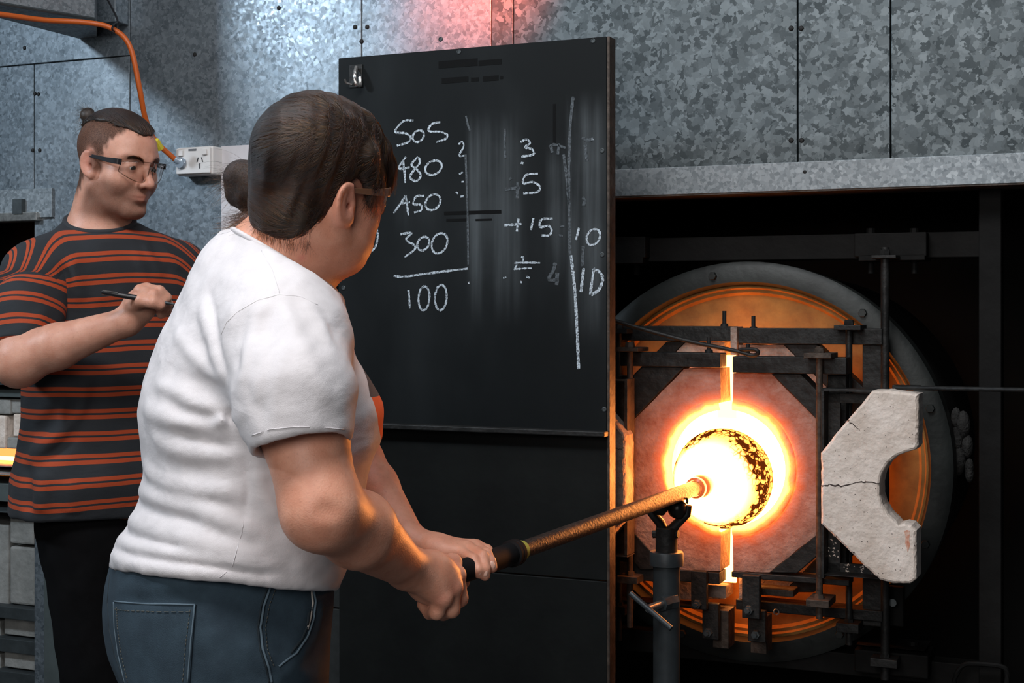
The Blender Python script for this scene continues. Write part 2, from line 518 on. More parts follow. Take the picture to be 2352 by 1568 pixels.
MB().box((c0[0], WALL - .022, 0), (c1[0], WALL - .005, zz[4] - .0015)).build('door', M['steel_grey'], t, o_, bevel=.002)

# ================================================================== BLACKBOARD
WB = 2.50
m = bpy.data.materials.new('chalkboard')
m.use_nodes = True
nt = m.node_tree
Lk = nt.links.new
bs = nt.nodes['Principled BSDF']
bs.inputs['Roughness'].default_value = 0.6
bs.inputs['Specular IOR Level'].default_value = 0.15
tc = nt.nodes.new('ShaderNodeTexCoord')


def noise_node(scale, stretch, det=6):
    mp = nt.nodes.new('ShaderNodeMapping')
    mp.inputs['Scale'].default_value = stretch
    Lk(tc.outputs['Object'], mp.inputs[0])
    n = nt.nodes.new('ShaderNodeTexNoise')
    n.inputs['Scale'].default_value = scale
    n.inputs['Detail'].default_value = det
    Lk(mp.outputs[0], n.inputs['Vector'])
    return n.outputs[0]


def mnode(op, a_, b_=None, c_=None):
    n = nt.nodes.new('ShaderNodeMath')
    n.operation = op
    for i, x in enumerate((a_, b_, c_)):
        if x is None:
            continue
        if isinstance(x, (int, float)):
            n.inputs[i].default_value = x
        else:
            Lk(x, n.inputs[i])
    return n.outputs[0]


def sstep(x, lo, hi):
    n = nt.nodes.new('ShaderNodeMapRange')
    n.interpolation_type = 'SMOOTHSTEP'
    n.inputs[1].default_value = lo
    n.inputs[2].default_value = hi
    Lk(x, n.inputs[0])
    return n.outputs[0]


sx = nt.nodes.new('ShaderNodeSeparateXYZ')
Lk(tc.outputs['Object'], sx.inputs[0])
BL, BR = LP(777, 700, WB)[0], LP(1393, 700, WB)[0]
BT, BM = LP(1397, 83, WB)[2], LP(1397, 1000, WB)[2]
# erased chalk: three wiped columns of smeared dust, in board coordinates (origin at its lower left corner)
dust = None
for (pa, pb, ya, yb, wgt) in ((1072, 1200, 270, 720, .55), (1255, 1310, 330, 640, .42), (1300, 1385, 225, 760, .6), (905, 1010, 440, 520, .4)):
    ua, ub = LP(pa, 500, WB)[0] - BL, LP(pb, 500, WB)[0] - BL
    za, zb2 = LP(pa, yb, WB)[2], LP(pa, ya, WB)[2]
    g = mnode('MULTIPLY', sstep(sx.outputs[0], ua - .006, ua + .012), mnode('SUBTRACT', 1.0, sstep(sx.outputs[0], ub - .02, ub + .015)))
    g = mnode('MULTIPLY', g, mnode('MULTIPLY', sstep(sx.outputs[2], za - .04, za + .12), mnode('SUBTRACT', 1.0, sstep(sx.outputs[2], zb2 - .06, zb2 + .02))))
    g = mnode('MULTIPLY', g, wgt)
    dust = g if dust is None else mnode('MAXIMUM', dust, g)
streak = sstep(noise_node(46, (1, 1, 0.035)), .36, .78)
soft = sstep(noise_node(7, (1, 1, .8)), .3, .75)
d = mnode('MULTIPLY', dust, mnode('ADD', mnode('MULTIPLY', streak, .75), mnode('MULTIPLY', soft, .35)))
d = mnode('ADD', d, mnode('MULTIPLY', sstep(noise_node(3.5, (1, 1, .5), 8), .42, .8), .10))
r = nt.nodes.new('ShaderNodeValToRGB')
r.color_ramp.elements[0].color = (0.0038, 0.0054, 0.0060, 1)
r.color_ramp.elements[1].color = (0.12, 0.14, 0.15, 1)
r.color_ramp.elements[1].position = 1.0
Lk(d, r.inputs[0])
Lk(r.outputs[0], bs.inputs['Base Color'])
M['board'] = m
M['board_low'] = mat('black_painted_board', (0.0045, 0.0052, 0.0052), 0.6, color2=(0.0085, 0.010, 0.0095), scale=5, bump=.05, Specular_IOR_Level=.15)
M['board_dark'] = mat('tape_residue', (0.0022, 0.0027, 0.0029), 0.9, Specular_IOR_Level=.2)
m = bpy.data.materials.new('chalk')
m.use_nodes = True
nt = m.node_tree
Lk = nt.links.new
bs = nt.nodes['Principled BSDF']
bs.inputs['Roughness'].default_value = 0.95
tc = nt.nodes.new('ShaderNodeTexCoord')
r = nt.nodes.new('ShaderNodeValToRGB')
r.color_ramp.elements[0].color = (0.05, 0.06, 0.07, 1)
r.color_ramp.elements[0].position = .36
r.color_ramp.elements[1].color = (0.50, 0.58, 0.64, 1)
r.color_ramp.elements[1].position = .56
Lk(noise_node(330, (1, 1, 1), 3), r.inputs[0])
Lk(r.outputs[0], bs.inputs['Base Color'])
M['chalk'] = m
M['chalk_faint'] = mat('faint_chalk', (0.014, 0.018, 0.020), 0.95, color2=(0.11, 0.13, 0.145), scale=240)

bo = (BL, WB, 0)
t_board = thing('blackboard', 'tall black heat shield chalkboard with handwritten chalk numbers, standing before the furnace', 'blackboard', bo, 'wall')
MB().box((BL, WB, BM), (BR, WB + .016, BT)).build('writing_panel', M['board'], t_board, bo, bevel=.0015)
ZS = LP(1200, 1320, WB)[2]
MB().box((BL, WB + .004, ZS + .001), (BR, WB + .018, BM)).build('lower_panel', M['board_low'], t_board, bo, bevel=.0015)
MB().box((BL, WB + .003, 0.0), (BR, WB + .018, ZS - .001)).build('lower_panel', M['board_low'], t_board, bo, bevel=.0015)
MB().box((BR + .0005, WB + .001, 0.0), (BR + .006, WB + .034, BT)).build('edge_trim', M['steel_rust'], t_board, bo, bevel=.001)
MB().box((BL + .02, WB + .018, 0), (BL + .05, WB + .045, BT - .05)).build('rear_batten', M['steel_black'], t_board, bo)
MB().box((BR - .05, WB + .018, 0), (BR - .02, WB + .034, BT - .05)).build('rear_batten', M['steel_black'], t_board, bo)
zl = LP(1385, 996, WB - .02)[2]
MB().prism([(BL + .002, zl - .006), (BL + .002, zl + .004), (BR + .004, zl + .004), (BR + .004, zl - .006)], WB - .024, WB + .003).build('ledge', M['steel_dark'], t_board, bo, bevel=.002)
for (px, py) in ((1054, 119), (1383, 346), (1383, 585), (789, 661), (1388, 940), (1012, 90), (1362, 94)):
    p = LP(px, py, WB)
    MB().lathe([(.0001, -.0006), (.0032, -.0008), (.0034, -.0016), (.0046, -.001), (.005, .0005)], (p[0], WB, p[2]), (0, 1, 0), 10).build('screw', M['steel_grey'], t_board, bo)
# latch hook, top left
h0, h1 = LP(803, 150, WB), LP(833, 200, WB)
MB().box((h0[0], WB - .003, h1[2]), (h1[0], WB, h0[2])).build('latch', M['steel_dark'], t_board, bo, bevel=.001)
lat = t_board.children[-1]
MB().tube(spline([LP(819, 154, WB - .008), LP(815, 172, WB - .018), LP(817, 190, WB - .02), LP(827, 196, WB - .012), LP(827, 178, WB - .006)], 6), .0042, 8).build('latch_hook', M['steel_bright'], lat, bo, smooth=True)
MB().tube(spline([LP(808, 194, WB - .006), LP(796, 190, WB - .012), LP(792, 182, WB - .016)], 6), .002, 8).build('latch_hook', M['steel_bright'], lat, bo, smooth=True)


def ribbon(mb, pts, wd, w=WB - .0007):
    pts = spline([LP(x, y, w) for x, y in pts], 7) if len(pts) > 2 else [LP(x, y, w) for x, y in pts]
    n = len(pts)
    vs, fs = [], []
    for i in range(n):
        a_, b_ = pts[max(i - 1, 0)], pts[min(i + 1, n - 1)]
        tx, tz = b_[0] - a_[0], b_[2] - a_[2]
        ln = math.hypot(tx, tz) + 1e-9
        k = wd * (0.75 + .5 * random.random()) * .5
        vs += [(pts[i][0] - tz / ln * k, w, pts[i][2] + tx / ln * k), (pts[i][0] + tz / ln * k, w, pts[i][2] - tx / ln * k)]
    for i in range(n - 1):
        fs.append((2 * i, 2 * i + 1, 2 * i + 3, 2 * i + 2))
    mb.add(vs, fs)


def chalk(strokes, label, mt='chalk', wd=.0042, nm='chalk_number'):
    if nm == 'chalk_mark' and len(strokes) > 1:
        for s_ in strokes:
            chalk([s_], label, mt, wd, nm)
        return
    mb = MB()
    for s_ in strokes:
        ribbon(mb, [(760 + x / 2.3758, 60 + y / 2.3758) for x, y in s_], wd)
    o = mb.build(nm, M[mt], t_board, bo)
    if label:
        o['label'] = label


def ring(x, y, rx, ry, tilt=.25):
    return [(x + rx * math.sin(a_) + tilt * rx * math.cos(a_), y - ry * math.cos(a_)) for a_ in [i * 2 * math.pi / 9 for i in range(10)]]


five = lambda x, y, s=1: [(x + 105 * s, y), (x + 50 * s, y + 5 * s), (x + 5 * s, y + 62 * s), (x + 60 * s, y + 70 * s), (x + 90 * s, y + 92 * s), (x + 75 * s, y + 120 * s), (x + 15 * s, y + 138 * s)]
chalk([five(345, 514), ring(477, 600, 30, 32), [(597, 524), (550, 535), (534, 572), (592, 576), (634, 592), (625, 615), (575, 632)]], 'chalk number 505')
chalk([[(410, 712), (370, 775), (430, 770)], [(395, 740), (402, 800), (406, 855)], [(475, 712), (440, 755), (470, 782), (490, 815), (465, 845), (432, 825), (450, 790), (485, 745), (478, 715)],
       ring(560, 772, 44, 40)], 'chalk number 480')
chalk([[(408, 925), (375, 975), (342, 1020)], [(380, 968), (432, 960)], [(408, 925), (416, 980), (423, 1032)], [(508, 925), (465, 930), (450, 970), (490, 975), (494, 1003), (453, 1017)],
       ring(557, 960, 40, 44)], 'chalk number 450')
chalk([[(215, 1104), (250, 1112), (255, 1155), (240, 1208), (200, 1236), (155, 1226)]], 'rounded end of a chalk digit beside the face')
chalk([[(380, 1135), (440, 1128), (410, 1165), (455, 1195), (455, 1220), (400, 1262)], ring(504, 1186, 32, 38), ring(593, 1184, 42, 56)], 'chalk number 300')
chalk([[(343, 1363), (400, 1366), (560, 1345), (748, 1322)]], None, nm='chalk_line')
chalk([[(423, 1440), (428, 1490), (430, 1540)], ring(508, 1484, 30, 66, .1), ring(600, 1480, 32, 70, .1)], 'chalk number 100')
chalk([[(697, 645), (715, 630), (725, 655), (700, 705), (728, 707)]], 'chalk number 2', wd=.0032)
chalk([[(1035, 632), (1068, 618), (1086, 638), (1060, 660), (1098, 672), (1104, 700), (1040, 712)]], 'chalk number 3')
chalk([[(1130, 805), (1065, 812), (1050, 858), (1100, 850), (1140, 875), (1125, 905), (1050, 912)]], 'chalk number 5')
chalk([[(1105, 1048), (1098, 1080), (1092, 1112)], [(1210, 1050), (1150, 1055), (1142, 1095), (1190, 1090), (1205, 1118), (1188, 1142), (1150, 1141)]], 'chalk number 15')
chalk([[(950, 890), (990, 886), (1035, 882)], [(1020, 850), (1018, 890), (1016, 940)], [(976, 826), (982, 838)]], None, 'chalk_faint', .006, 'chalk_mark')
chalk([[(945, 1086), (990, 1083), (1040, 1079)], [(1024, 1050), (1018, 1090), (1015, 1120)]], None, nm='chalk_mark', wd=.0045)
chalk([[(1250, 1090), (1275, 1092)], [(1243, 1141), (1266, 1144)]], None, 'chalk_faint', .004, 'chalk_mark')
chalk([[(1354, 1100), (1346, 1132), (1338, 1166)], ring(1432, 1150, 36, 44)], 'upper chalk number 10')
chalk([[(1380, 1320), (1372, 1385), (1365, 1450)], [(1435, 1320), (1424, 1400), (1416, 1465)], [(1435, 1325), (1470, 1345), (1483, 1385), (1460, 1440), (1420, 1466)]], 'lower chalk number 10', wd=.0055)
chalk([[(1000, 1326), (1050, 1322), (1097, 1320)], [(1005, 1291), (1070, 1290), (1142, 1291)], [(1038, 1258), (1052, 1264), (1044, 1285)], [(1034, 1392), (1042, 1400)], [(940, 1374), (958, 1370)],
       [(1068, 1366), (1084, 1373)], [(1002, 1290), (1014, 1300), (1000, 1330)]], None, nm='chalk_mark', wd=.0034)
chalk([[(1225, 1290), (1215, 1330), (1190, 1382), (1245, 1384)], [(1236, 1345), (1232, 1412)]], None, 'chalk_faint', .007, 'chalk_mark')
chalk([[(1310, 1250), (1325, 1380), (1334, 1480), (1345, 1700), (1352, 1870)]], 'long vertical chalk line', 'chalk', .0058, 'chalk_line')
chalk([[(1322, 385), (1316, 440), (1305, 560), (1298, 800), (1300, 1000), (1305, 1250)]], None, 'chalk_faint', .006, 'chalk_line')
chalk([[(737, 490), (748, 540), (760, 570)], [(735, 700), (745, 1000), (750, 1300)], [(950, 560), (948, 640), (952, 720)]], None, 'chalk_faint', .004, 'chalk_line')
chalk([[(1370, 608), (1400, 622), (1432, 616)], [(1388, 645), (1392, 690), (1396, 735)], [(1375, 930), (1384, 955), (1378, 980)], [(1378, 1200), (1374, 1260), (1372, 1310)]], None, 'chalk_faint', .006, 'chalk_mark')
chalk([[(700, 808), (720, 796)], [(712, 850), (724, 848)], [(682, 905), (694, 915)], [(706, 930), (726, 928)], [(748, 1402), (757, 1398)], [(1420, 616), (1434, 618)], [(1036, 745), (1050, 748)]], None, nm='chalk_mark', wd=.0035)
chalk([[(1190, 660), (1220, 646), (1280, 664)], [(1200, 650), (1208, 690)], [(1245, 640), (1238, 700)], [(1270, 700), (1285, 820), (1300, 980)]], None, 'chalk_faint', .005, 'chalk_mark')
for (x0, x1, y0, y1) in ((588, 800, 192, 216), (806, 932, 188, 208), (605, 750, 284, 304), (765, 806, 282, 300), (830, 915, 274, 296), (925, 940, 272, 288), (1212, 1229, 425, 640), (790, 880, 1052, 1060), (618, 930, 1012, 1022), (630, 740, 1052, 1064)):
    a_, b_ = LP(760 + x0 / 2.3758, 60 + y0 / 2.3758, WB), LP(760 + x1 / 2.3758, 60 + y1 / 2.3758, WB)
    MB().box((a_[0], WB - .0005, b_[2]), (b_[0], WB + .001, a_[2])).build('tape_mark', M['board_dark'], t_board, bo)
# ================================================================== GLORY HOLE FURNACE
W1, W2, WP_, WR = 2.78, 2.875, 2.985, 2.94             # small doors, big doors, plate, ring front
FO = (LP(1672, 1072, W1)[0], W1, 0)
furn = thing('furnace', 'large round glory hole furnace glowing orange white in the dark recess', 'furnace', FO, 'wall')


def fpart(mb, nm, m_, parent=None, **kw):
    return mb.build(nm, M[m_] if isinstance(m_, str) else m_, parent or furn, FO, **kw)


def bar(x0, y0, x1, y1, w, th, mb=None):              # a bar drawn by two corners of its front face, w deep at the front
    a_, b_ = LP(x0, y0, w), LP(x1, y1, w)
    return (mb or MB()).box((a_[0], w, a_[2]), (b_[0], w + th, b_[2]))


def poly(pts, w, th, mb=None):
    return (mb or MB()).prism([(LP(x, y, w)[0], LP(x, y, w)[2]) for x, y in pts], w, w + th)


RZ = 461 / 3267 * 2.985
rc = np.array([LP(2190, 1061, WR)[0] - RZ, 0, LP(1737, 1061, WR)[2]])
ax = (0, 1, 0)
ri = RZ * .885
fpart(MB().lathe([(ri, .05), (ri, .004), (ri + .006, -.004), (RZ - .012, -.004), (RZ, .004), (RZ, .06)], (rc[0], WR, rc[2]), ax, 96), 'ring_flange', 'ring', smooth=True)
fpart(MB().lathe([(RZ - .02, 0.05), (RZ - .02, .62), (.02, .62)], (rc[0], WR, rc[2]), ax, 64), 'drum', 'steel_black', smooth=True)
fpart(MB().lathe([(ri + .002, .022), (ri - .006, .020), (ri - .010, .028), (ri - .016, .027), (ri - .022, .036), (.28, .044), (.20, .046), (.20, .10)], (rc[0], WR, rc[2]), ax, 96), 'face_plate', 'plate', smooth=True)
hc = LP(1672, 1074, W1)                                # hole centre
HU, HZ = hc[0], hc[2]
HR = 0.131
# the hot chamber behind the doors
fpart(MB().lathe([(.20, 0), (.205, .12), (.205, .42), (.001, .46)], (HU, 3.0, HZ), ax, 48), 'hot_chamber', 'hot_white', smooth=True)
fpart(MB().lathe([(.225, .0), (.225, -.028), (.20, -.034), (.195, -.02), (.195, .01)], (HU, WP_, HZ), ax, 48), 'rim_glow', 'ring_glow', smooth=True)  # glowing ring added behind the doors to light the face plate
for a_ in (18, 52, 100, 148, 205, 250, 300, 338):
    c = (rc[0] + (RZ + ri) / 2 * math.cos(math.radians(a_)), WR - .004, rc[2] + (RZ + ri) / 2 * math.sin(math.radians(a_)))
    fpart(MB().lathe([(.0001, -.008), (.008, -.008), (.0095, -.002), (.0095, .001)], c, ax, 6), 'bolt', 'ring')


# heat colours of the mouth: castable's glow painted as emission, fading away from the hole
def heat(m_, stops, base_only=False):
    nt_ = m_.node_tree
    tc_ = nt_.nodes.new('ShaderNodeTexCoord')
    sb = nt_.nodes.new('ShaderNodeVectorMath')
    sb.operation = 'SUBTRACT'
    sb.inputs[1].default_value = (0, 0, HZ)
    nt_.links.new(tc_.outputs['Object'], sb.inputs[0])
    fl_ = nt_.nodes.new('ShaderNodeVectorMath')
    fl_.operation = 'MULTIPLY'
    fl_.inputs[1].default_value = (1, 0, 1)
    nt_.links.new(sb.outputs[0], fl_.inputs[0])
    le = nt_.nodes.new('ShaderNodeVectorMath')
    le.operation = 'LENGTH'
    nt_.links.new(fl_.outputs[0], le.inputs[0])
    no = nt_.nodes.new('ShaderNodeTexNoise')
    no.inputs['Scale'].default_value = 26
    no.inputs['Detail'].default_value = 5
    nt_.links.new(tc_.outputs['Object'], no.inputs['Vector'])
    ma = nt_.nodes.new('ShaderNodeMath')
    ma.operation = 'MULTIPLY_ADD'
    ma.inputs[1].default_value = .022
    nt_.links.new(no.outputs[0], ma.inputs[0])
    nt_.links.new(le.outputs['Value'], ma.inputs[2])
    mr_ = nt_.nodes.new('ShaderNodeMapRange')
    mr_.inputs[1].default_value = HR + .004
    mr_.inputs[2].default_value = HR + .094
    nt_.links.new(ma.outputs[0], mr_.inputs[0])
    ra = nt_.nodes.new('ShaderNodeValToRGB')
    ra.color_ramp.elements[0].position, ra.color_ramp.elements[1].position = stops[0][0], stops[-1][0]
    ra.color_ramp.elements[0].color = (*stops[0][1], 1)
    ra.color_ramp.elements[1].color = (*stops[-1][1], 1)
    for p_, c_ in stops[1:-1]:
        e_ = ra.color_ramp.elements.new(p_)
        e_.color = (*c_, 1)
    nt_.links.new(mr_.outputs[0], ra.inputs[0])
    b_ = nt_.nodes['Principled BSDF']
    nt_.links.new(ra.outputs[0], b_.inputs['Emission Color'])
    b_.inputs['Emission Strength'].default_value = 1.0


M['refractory_hot'] = mat('glowing_castable', (0.13, 0.088, 0.068), 0.92, color2=(0.32, 0.24, 0.20), scale=26, bump=0.5, bscale=90)  # base darkened and warmed as well, with the mouth's glow painted in
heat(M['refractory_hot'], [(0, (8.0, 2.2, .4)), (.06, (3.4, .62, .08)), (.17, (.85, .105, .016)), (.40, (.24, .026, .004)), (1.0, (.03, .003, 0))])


def arc(cu, cz, r, a0, a1, n=20):
    return [(cu + r * math.cos(math.radians(a0 + (a1 - a0) * i / n)), cz + r * math.sin(math.radians(a0 + (a1 - a0) * i / n))) for i in range(n + 1)]


def lining(r0, r1, a0, a1, w, th, n=24):
    return MB().prism(arc(HU, HZ, r0, a0, a1, n) + arc(HU, HZ, r1, a1, a0, n), w, w + th)


def pin(x, y0, y1, w, dw, parent, m_='steel_black'):
    a_, b_ = LP(x, y1, w), LP(x, y0, w)
    fpart(MB().tube([a_ + (0, dw, -.004), a_ + (0, dw, .004), a_ + (0, dw, .005), b_ + (0, dw, 0)], [.009, .0075, .0042, .0042], 10), 'pin', m_, parent, smooth=True)


def UZ(pts, w):
    return [(LP(x, y, w)[0], LP(x, y, w)[2]) for x, y in pts]


def rough_edges(poly2, amt, n=6):                      # chipped castable outline, open at the slit
    out = []
    for i in range(len(poly2)):
        if i == len(poly2) - 1:
            out.append(poly2[i])
            break
        a_, b_ = poly2[i], poly2[(i + 1) % len(poly2)]
        for k in range(n):
            f = k / n
            j = amt if k else 0
            out.append((a_[0] + (b_[0] - a_[0]) * f + random.uniform(-j, j), a_[1] + (b_[1] - a_[1]) * f + random.uniform(-j, j)))
    return out


gapL, gapR = LP(1656, 900, W1)[0], LP(1683, 900, W1)[0]
half = lambda r, g, s: math.degrees(math.acos(max(-1, min(1, (g - HU) / r))))
# small doors (front pair)
# left
aL = half(HR, gapL, 1)
outer = UZ([(1654, 1311), (1532, 1308), (1455, 1222), (1455, 964), (1571, 847), (1654, 846)], W1)
blkL = rough_edges(outer, .0012, 5) + arc(HU, HZ, HR, aL, 360 - aL, 30)
frame = MB()
bar(1424, 808, 1654, 844, W1 - .012, .05, frame)
poly([(1571, 843), (1455, 962), (1455, 862), (1475, 843)], W1 - .004, .05, frame)
bar(1422, 1290, 1560, 1340, W1 + .002, .04, frame)
bar(1530, 1306, 1652, 1342, W1 - .006, .05, frame)
poly([(1455, 1222), (1532, 1308), (1470, 1308), (1455, 1290)], W1 - .002, .05, frame)
bar(1420, 862, 1456, 1290, W1 + .05, .03, frame)
doorL = fpart(frame, 'inner_door', 'steel_dark', bevel=.0015)
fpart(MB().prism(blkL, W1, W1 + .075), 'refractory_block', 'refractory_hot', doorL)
fpart(lining(HR - .001, HR + .006, aL, 360 - aL, W1 + .006, .068), 'hot_lining', 'rim_glow', doorL, smooth=True)
pin(1622, 775, 808, W1 - .012, .02, doorL)
# right
aR = half(HR, gapR, 1)
outer = UZ([(1684, 857), (1772, 858), (1878, 965), (1878, 1226), (1767, 1314), (1684, 1311)], W1)
blkR = rough_edges(outer, .0012, 5) + arc(HU, HZ, HR, -aR, aR, 30)
frame = MB()
bar(1682, 818, 1944, 860, W1 - .014, .05, frame)
poly([(1772, 858), (1838, 858), (1884, 905), (1884, 965), (1878, 965)], W1 - .004, .05, frame)
poly([(1878, 1226), (1767, 1314), (1830, 1316), (1884, 1270), (1884, 1226)], W1 - .004, .05, frame)
bar(1680, 1312, 1950, 1346, W1 - .008, .05, frame)
bar(1900, 860, 1944, 1312, W1 + .03, .03, frame)
doorR = fpart(frame, 'inner_door', 'steel_dark', bevel=.0015)
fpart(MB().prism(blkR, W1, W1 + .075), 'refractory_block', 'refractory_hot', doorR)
fpart(lining(HR - .001, HR + .006, -aR, aR, W1 + .006, .068), 'hot_lining', 'rim_glow', doorR, smooth=True)
pin(1712, 790, 818, W1 - .014, .02, doorR)
bead = [(HR - .004 + .011 * math.cos(t_), -.002 - .009 * math.sin(t_)) for t_ in np.linspace(math.pi, 0, 9)]
for (d_, a0_, a1_) in ((doorL, 97, 263), (doorR, -85, 85)):
    mbb = MB()
    n_ = 40
    for i in range(n_ + 1):
        an = math.radians(a0_ + (a1_ - a0_) * i / n_)
        mbb.v += [(HU + r_ * math.cos(an), W1 + t_, HZ + r_ * math.sin(an)) for r_, t_ in bead]
    mbb.f += [(i * 9 + k, i * 9 + k + 1, (i + 1) * 9 + k + 1, (i + 1) * 9 + k) for i in range(n_) for k in range(8)]
    fpart(mbb, 'added_glow_bead', 'refractory_hot', d_, smooth='all')  # glowing bead added round the mouth to light the door faces
fpart(bar(1648, 815, 1690, 960, W1 + .08, .008), 'hot_gap', 'rim_glow')
fpart(bar(1648, 1190, 1690, 1338, W1 + .08, .008), 'hot_gap', 'rim_glow')
# big doors (rear pair)
HB = .19
gl, gr = LP(1664, 900, W2)[0], LP(1698, 900, W2)[0]
aL, aR = half(HB, gl, 1), half(HB, gr, 1)
frame = MB()
bar(1380, 748, 1682, 784, W2 - .012, .05, frame)
poly([(1575, 784), (1425, 934), (1425, 890), (1531, 784)], W2, .05, frame)
bar(1380, 784, 1426, 1420, W2 + .01, .04, frame)
bar(1390, 1374, 1676, 1405, W2 - .012, .05, frame)
bigL = fpart(frame, 'outer_door', 'steel_dark', bevel=.0015)
outer = UZ([(1664, 1376), (1560, 1376), (1425, 1240), (1425, 934), (1575, 786), (1664, 786)], W2)
fpart(MB().prism(rough_edges(outer, .001, 4) + arc(HU, HZ, HB, aL, 360 - aL, 30), W2, W2 + .07), 'refractory_block', 'refractory', bigL)
pin(1658, 714, 748, W2 - .012, .02, bigL)
a_, b_ = LP(1678, 750, W2 - .014), LP(1692, 905, W2 - .014)
fpart(MB().box((a_[0], W2 - .014, b_[2]), (b_[0], W2 + .04, a_[2])), 'end_block', 'refractory', bigL)
frame = MB()
bar(1696, 753, 2026, 792, W2 - .012, .05, frame)
poly([(1800, 790), (1875, 790), (1985, 892), (1985, 955), (1965, 955)], W2, .05, frame)
poly([(1965, 1190), (1985, 1190), (1985, 1250), (1870, 1360), (1800, 1360)], W2, .05, frame)
bar(1981, 790, 2027, 1440, W2, .045, frame)
bar(1690, 1376, 2026, 1428, W2 - .012, .05, frame)
bigR = fpart(frame, 'outer_door', 'steel_dark', bevel=.0015)
outer = UZ([(1698, 792), (1800, 792), (1965, 955), (1965, 1190), (1800, 1358), (1698, 1378)], W2)
fpart(MB().prism(rough_edges(outer, .001, 4) + arc(HU, HZ, HB, -aR, aR, 30), W2, W2 + .07), 'refractory_block', 'refractory', bigR)
pin(1725, 725, 755, W2 - .012, .02, bigR)


# hinge rods with their bracket plates
def rod(x, y0, y1, w, r=.006, m_='steel_dark', plates=(), nut=False):
    o = fpart(MB().tube([LP(x, y0, w), LP(x, y1, w)], r, 12), 'hinge_rod', m_, smooth=True)
    for (yy, hw, hh) in plates:
        c = LP(x, yy, w)
        fpart(MB().box((c[0] - hw, w - .02, c[2] - hh), (c[0] + hw, w + .05, c[2] + hh)), 'bracket_plate', m_, o, bevel=.001)
        fpart(MB().lathe([(.0001, .016), (.009, .015), (.0105, .006), (.0105, -.002)], (c[0], w, c[2]), (0, 0, 1), 6), 'nut', m_, o)


rod(1447, 800, 1440, W1 - .02, .0065, 'steel_rust', ((802, .024, .004), (1328, .022, .007)))
rod(1882, 795, 1420, W1 - .03, .0065, 'steel_rust', ((816, .026, .005), (1382, .022, .007)))
rod(1422, 760, 1470, W2 - .03, .006, 'steel_dark', ((760, .024, .005), (1398, .02, .008)))
rod(1950, 742, 1480, W2 - .03, .0065, 'steel_dark', ((752, .026, .005), (1438, .022, .009)))
rod(2033, 568, 1560, W2 + .0, .0085, 'steel_dark', ((590, .024, .003), (1518, .026, .008)))


# outermost pair of half doors, both swung fully open
def scuffs(nm, pts, w, parent):
    mb = MB()
    for (x, y) in pts:
        p = LP(x, y, w)
        s_ = random.uniform(.0012, .003)
        mb.prism([(p[0] - s_, p[2]), (p[0] + s_ * .3, p[2] + s_), (p[0] + s_, p[2] - s_ * .6)], w - .0006, w)
    o = fpart(mb, nm, 'refractory_white', parent)
    o['kind'] = 'stuff'


WC = 2.655
WF = WC + .062
frame = MB()
bar(1886, 892, 2045, 902, WF, .05, frame)
bar(1886, 892, 1893, 1328, WF, .05, frame)
bar(1886, 1320, 2042, 1330, WF, .05, frame)
bar(1893, 902, 2110, 930, WF + .04, .008, frame)
bar(1893, 902, 1930, 1325, WF + .04, .008, frame)
bar(1893, 1290, 2060, 1325, WF + .04, .008, frame)
openR = fpart(frame, 'open_door', 'steel_dark', bevel=.001)
cut = [(2003, 897), (2045, 896), (2110, 905), (2110, 1023), (2104, 1032), (2090, 1036), (2062, 1046), (2040, 1064), (2026, 1086), (2020, 1112), (2021, 1138), (2028, 1160), (2042, 1180), (2058, 1196),
       (2064, 1206), (2078, 1202), (2094, 1206), (2105, 1218), (2105, 1330), (2090, 1341), (2050, 1341), (2020, 1332), (1984, 1300), (1936, 1252), (1885, 1203), (1884, 1040), (1897, 1022), (1936, 976), (1960, 948)]
cu = UZ(cut, WC)


def castable(poly2, w0, w1, nm, parent, m_):
    """A cast slab with softly broken arrises: the outline is inset a little at the front."""
    P = []
    for i in range(len(poly2)):
        a_, b_ = np.array(poly2[i]), np.array(poly2[(i + 1) % len(poly2)])
        n = max(1, int(np.linalg.norm(b_ - a_) / .006))
        for k in range(n):
            P.append(a_ + (b_ - a_) * k / n)
    P = np.array(P)
    N = len(P)
    ar = sum(P[i - 1][0] * P[i][1] - P[i][0] * P[i - 1][1] for i in range(N))
    if ar < 0:
        P = P[::-1]
    tg = np.roll(P, -1, 0) - np.roll(P, 1, 0)
    nrm = np.stack([tg[:, 1], -tg[:, 0]], 1)
    nrm /= np.linalg.norm(nrm, axis=1, keepdims=True)
    ch = rng.normal(0, .0007, N)
    ch = (ch + np.roll(ch, 1) + np.roll(ch, -1)) / 1.6
    rings = []
    for inset, w in ((.0045, w0), (.0012, w0 + .0022), (0, w0 + .006), (0, w1)):
        q = P - nrm * (inset + np.abs(ch)[:, None] * (1.6 if inset else .8))
        rings.append([(x, w + (rng.normal(0, .0005) if w0 < w < w1 else 0), z) for x, z in q])
    vs = [p for r_ in rings for p in r_]
    fs = [tuple(range(N)), tuple(range(4 * N - 1, 3 * N - 1, -1))]
    for j in range(3):
        fs += [(j * N + i, (j + 1) * N + i, (j + 1) * N + (i + 1) % N, j * N + (i + 1) % N) for i in range(N)]
    o = fpart(MB().add(vs, fs), nm, m_, parent)
    return o


blockC = castable(cu, WC, WF, 'refractory_block', openR, 'refractory_white')
blockC['label'] = 'pale cracked C-shaped castable block'


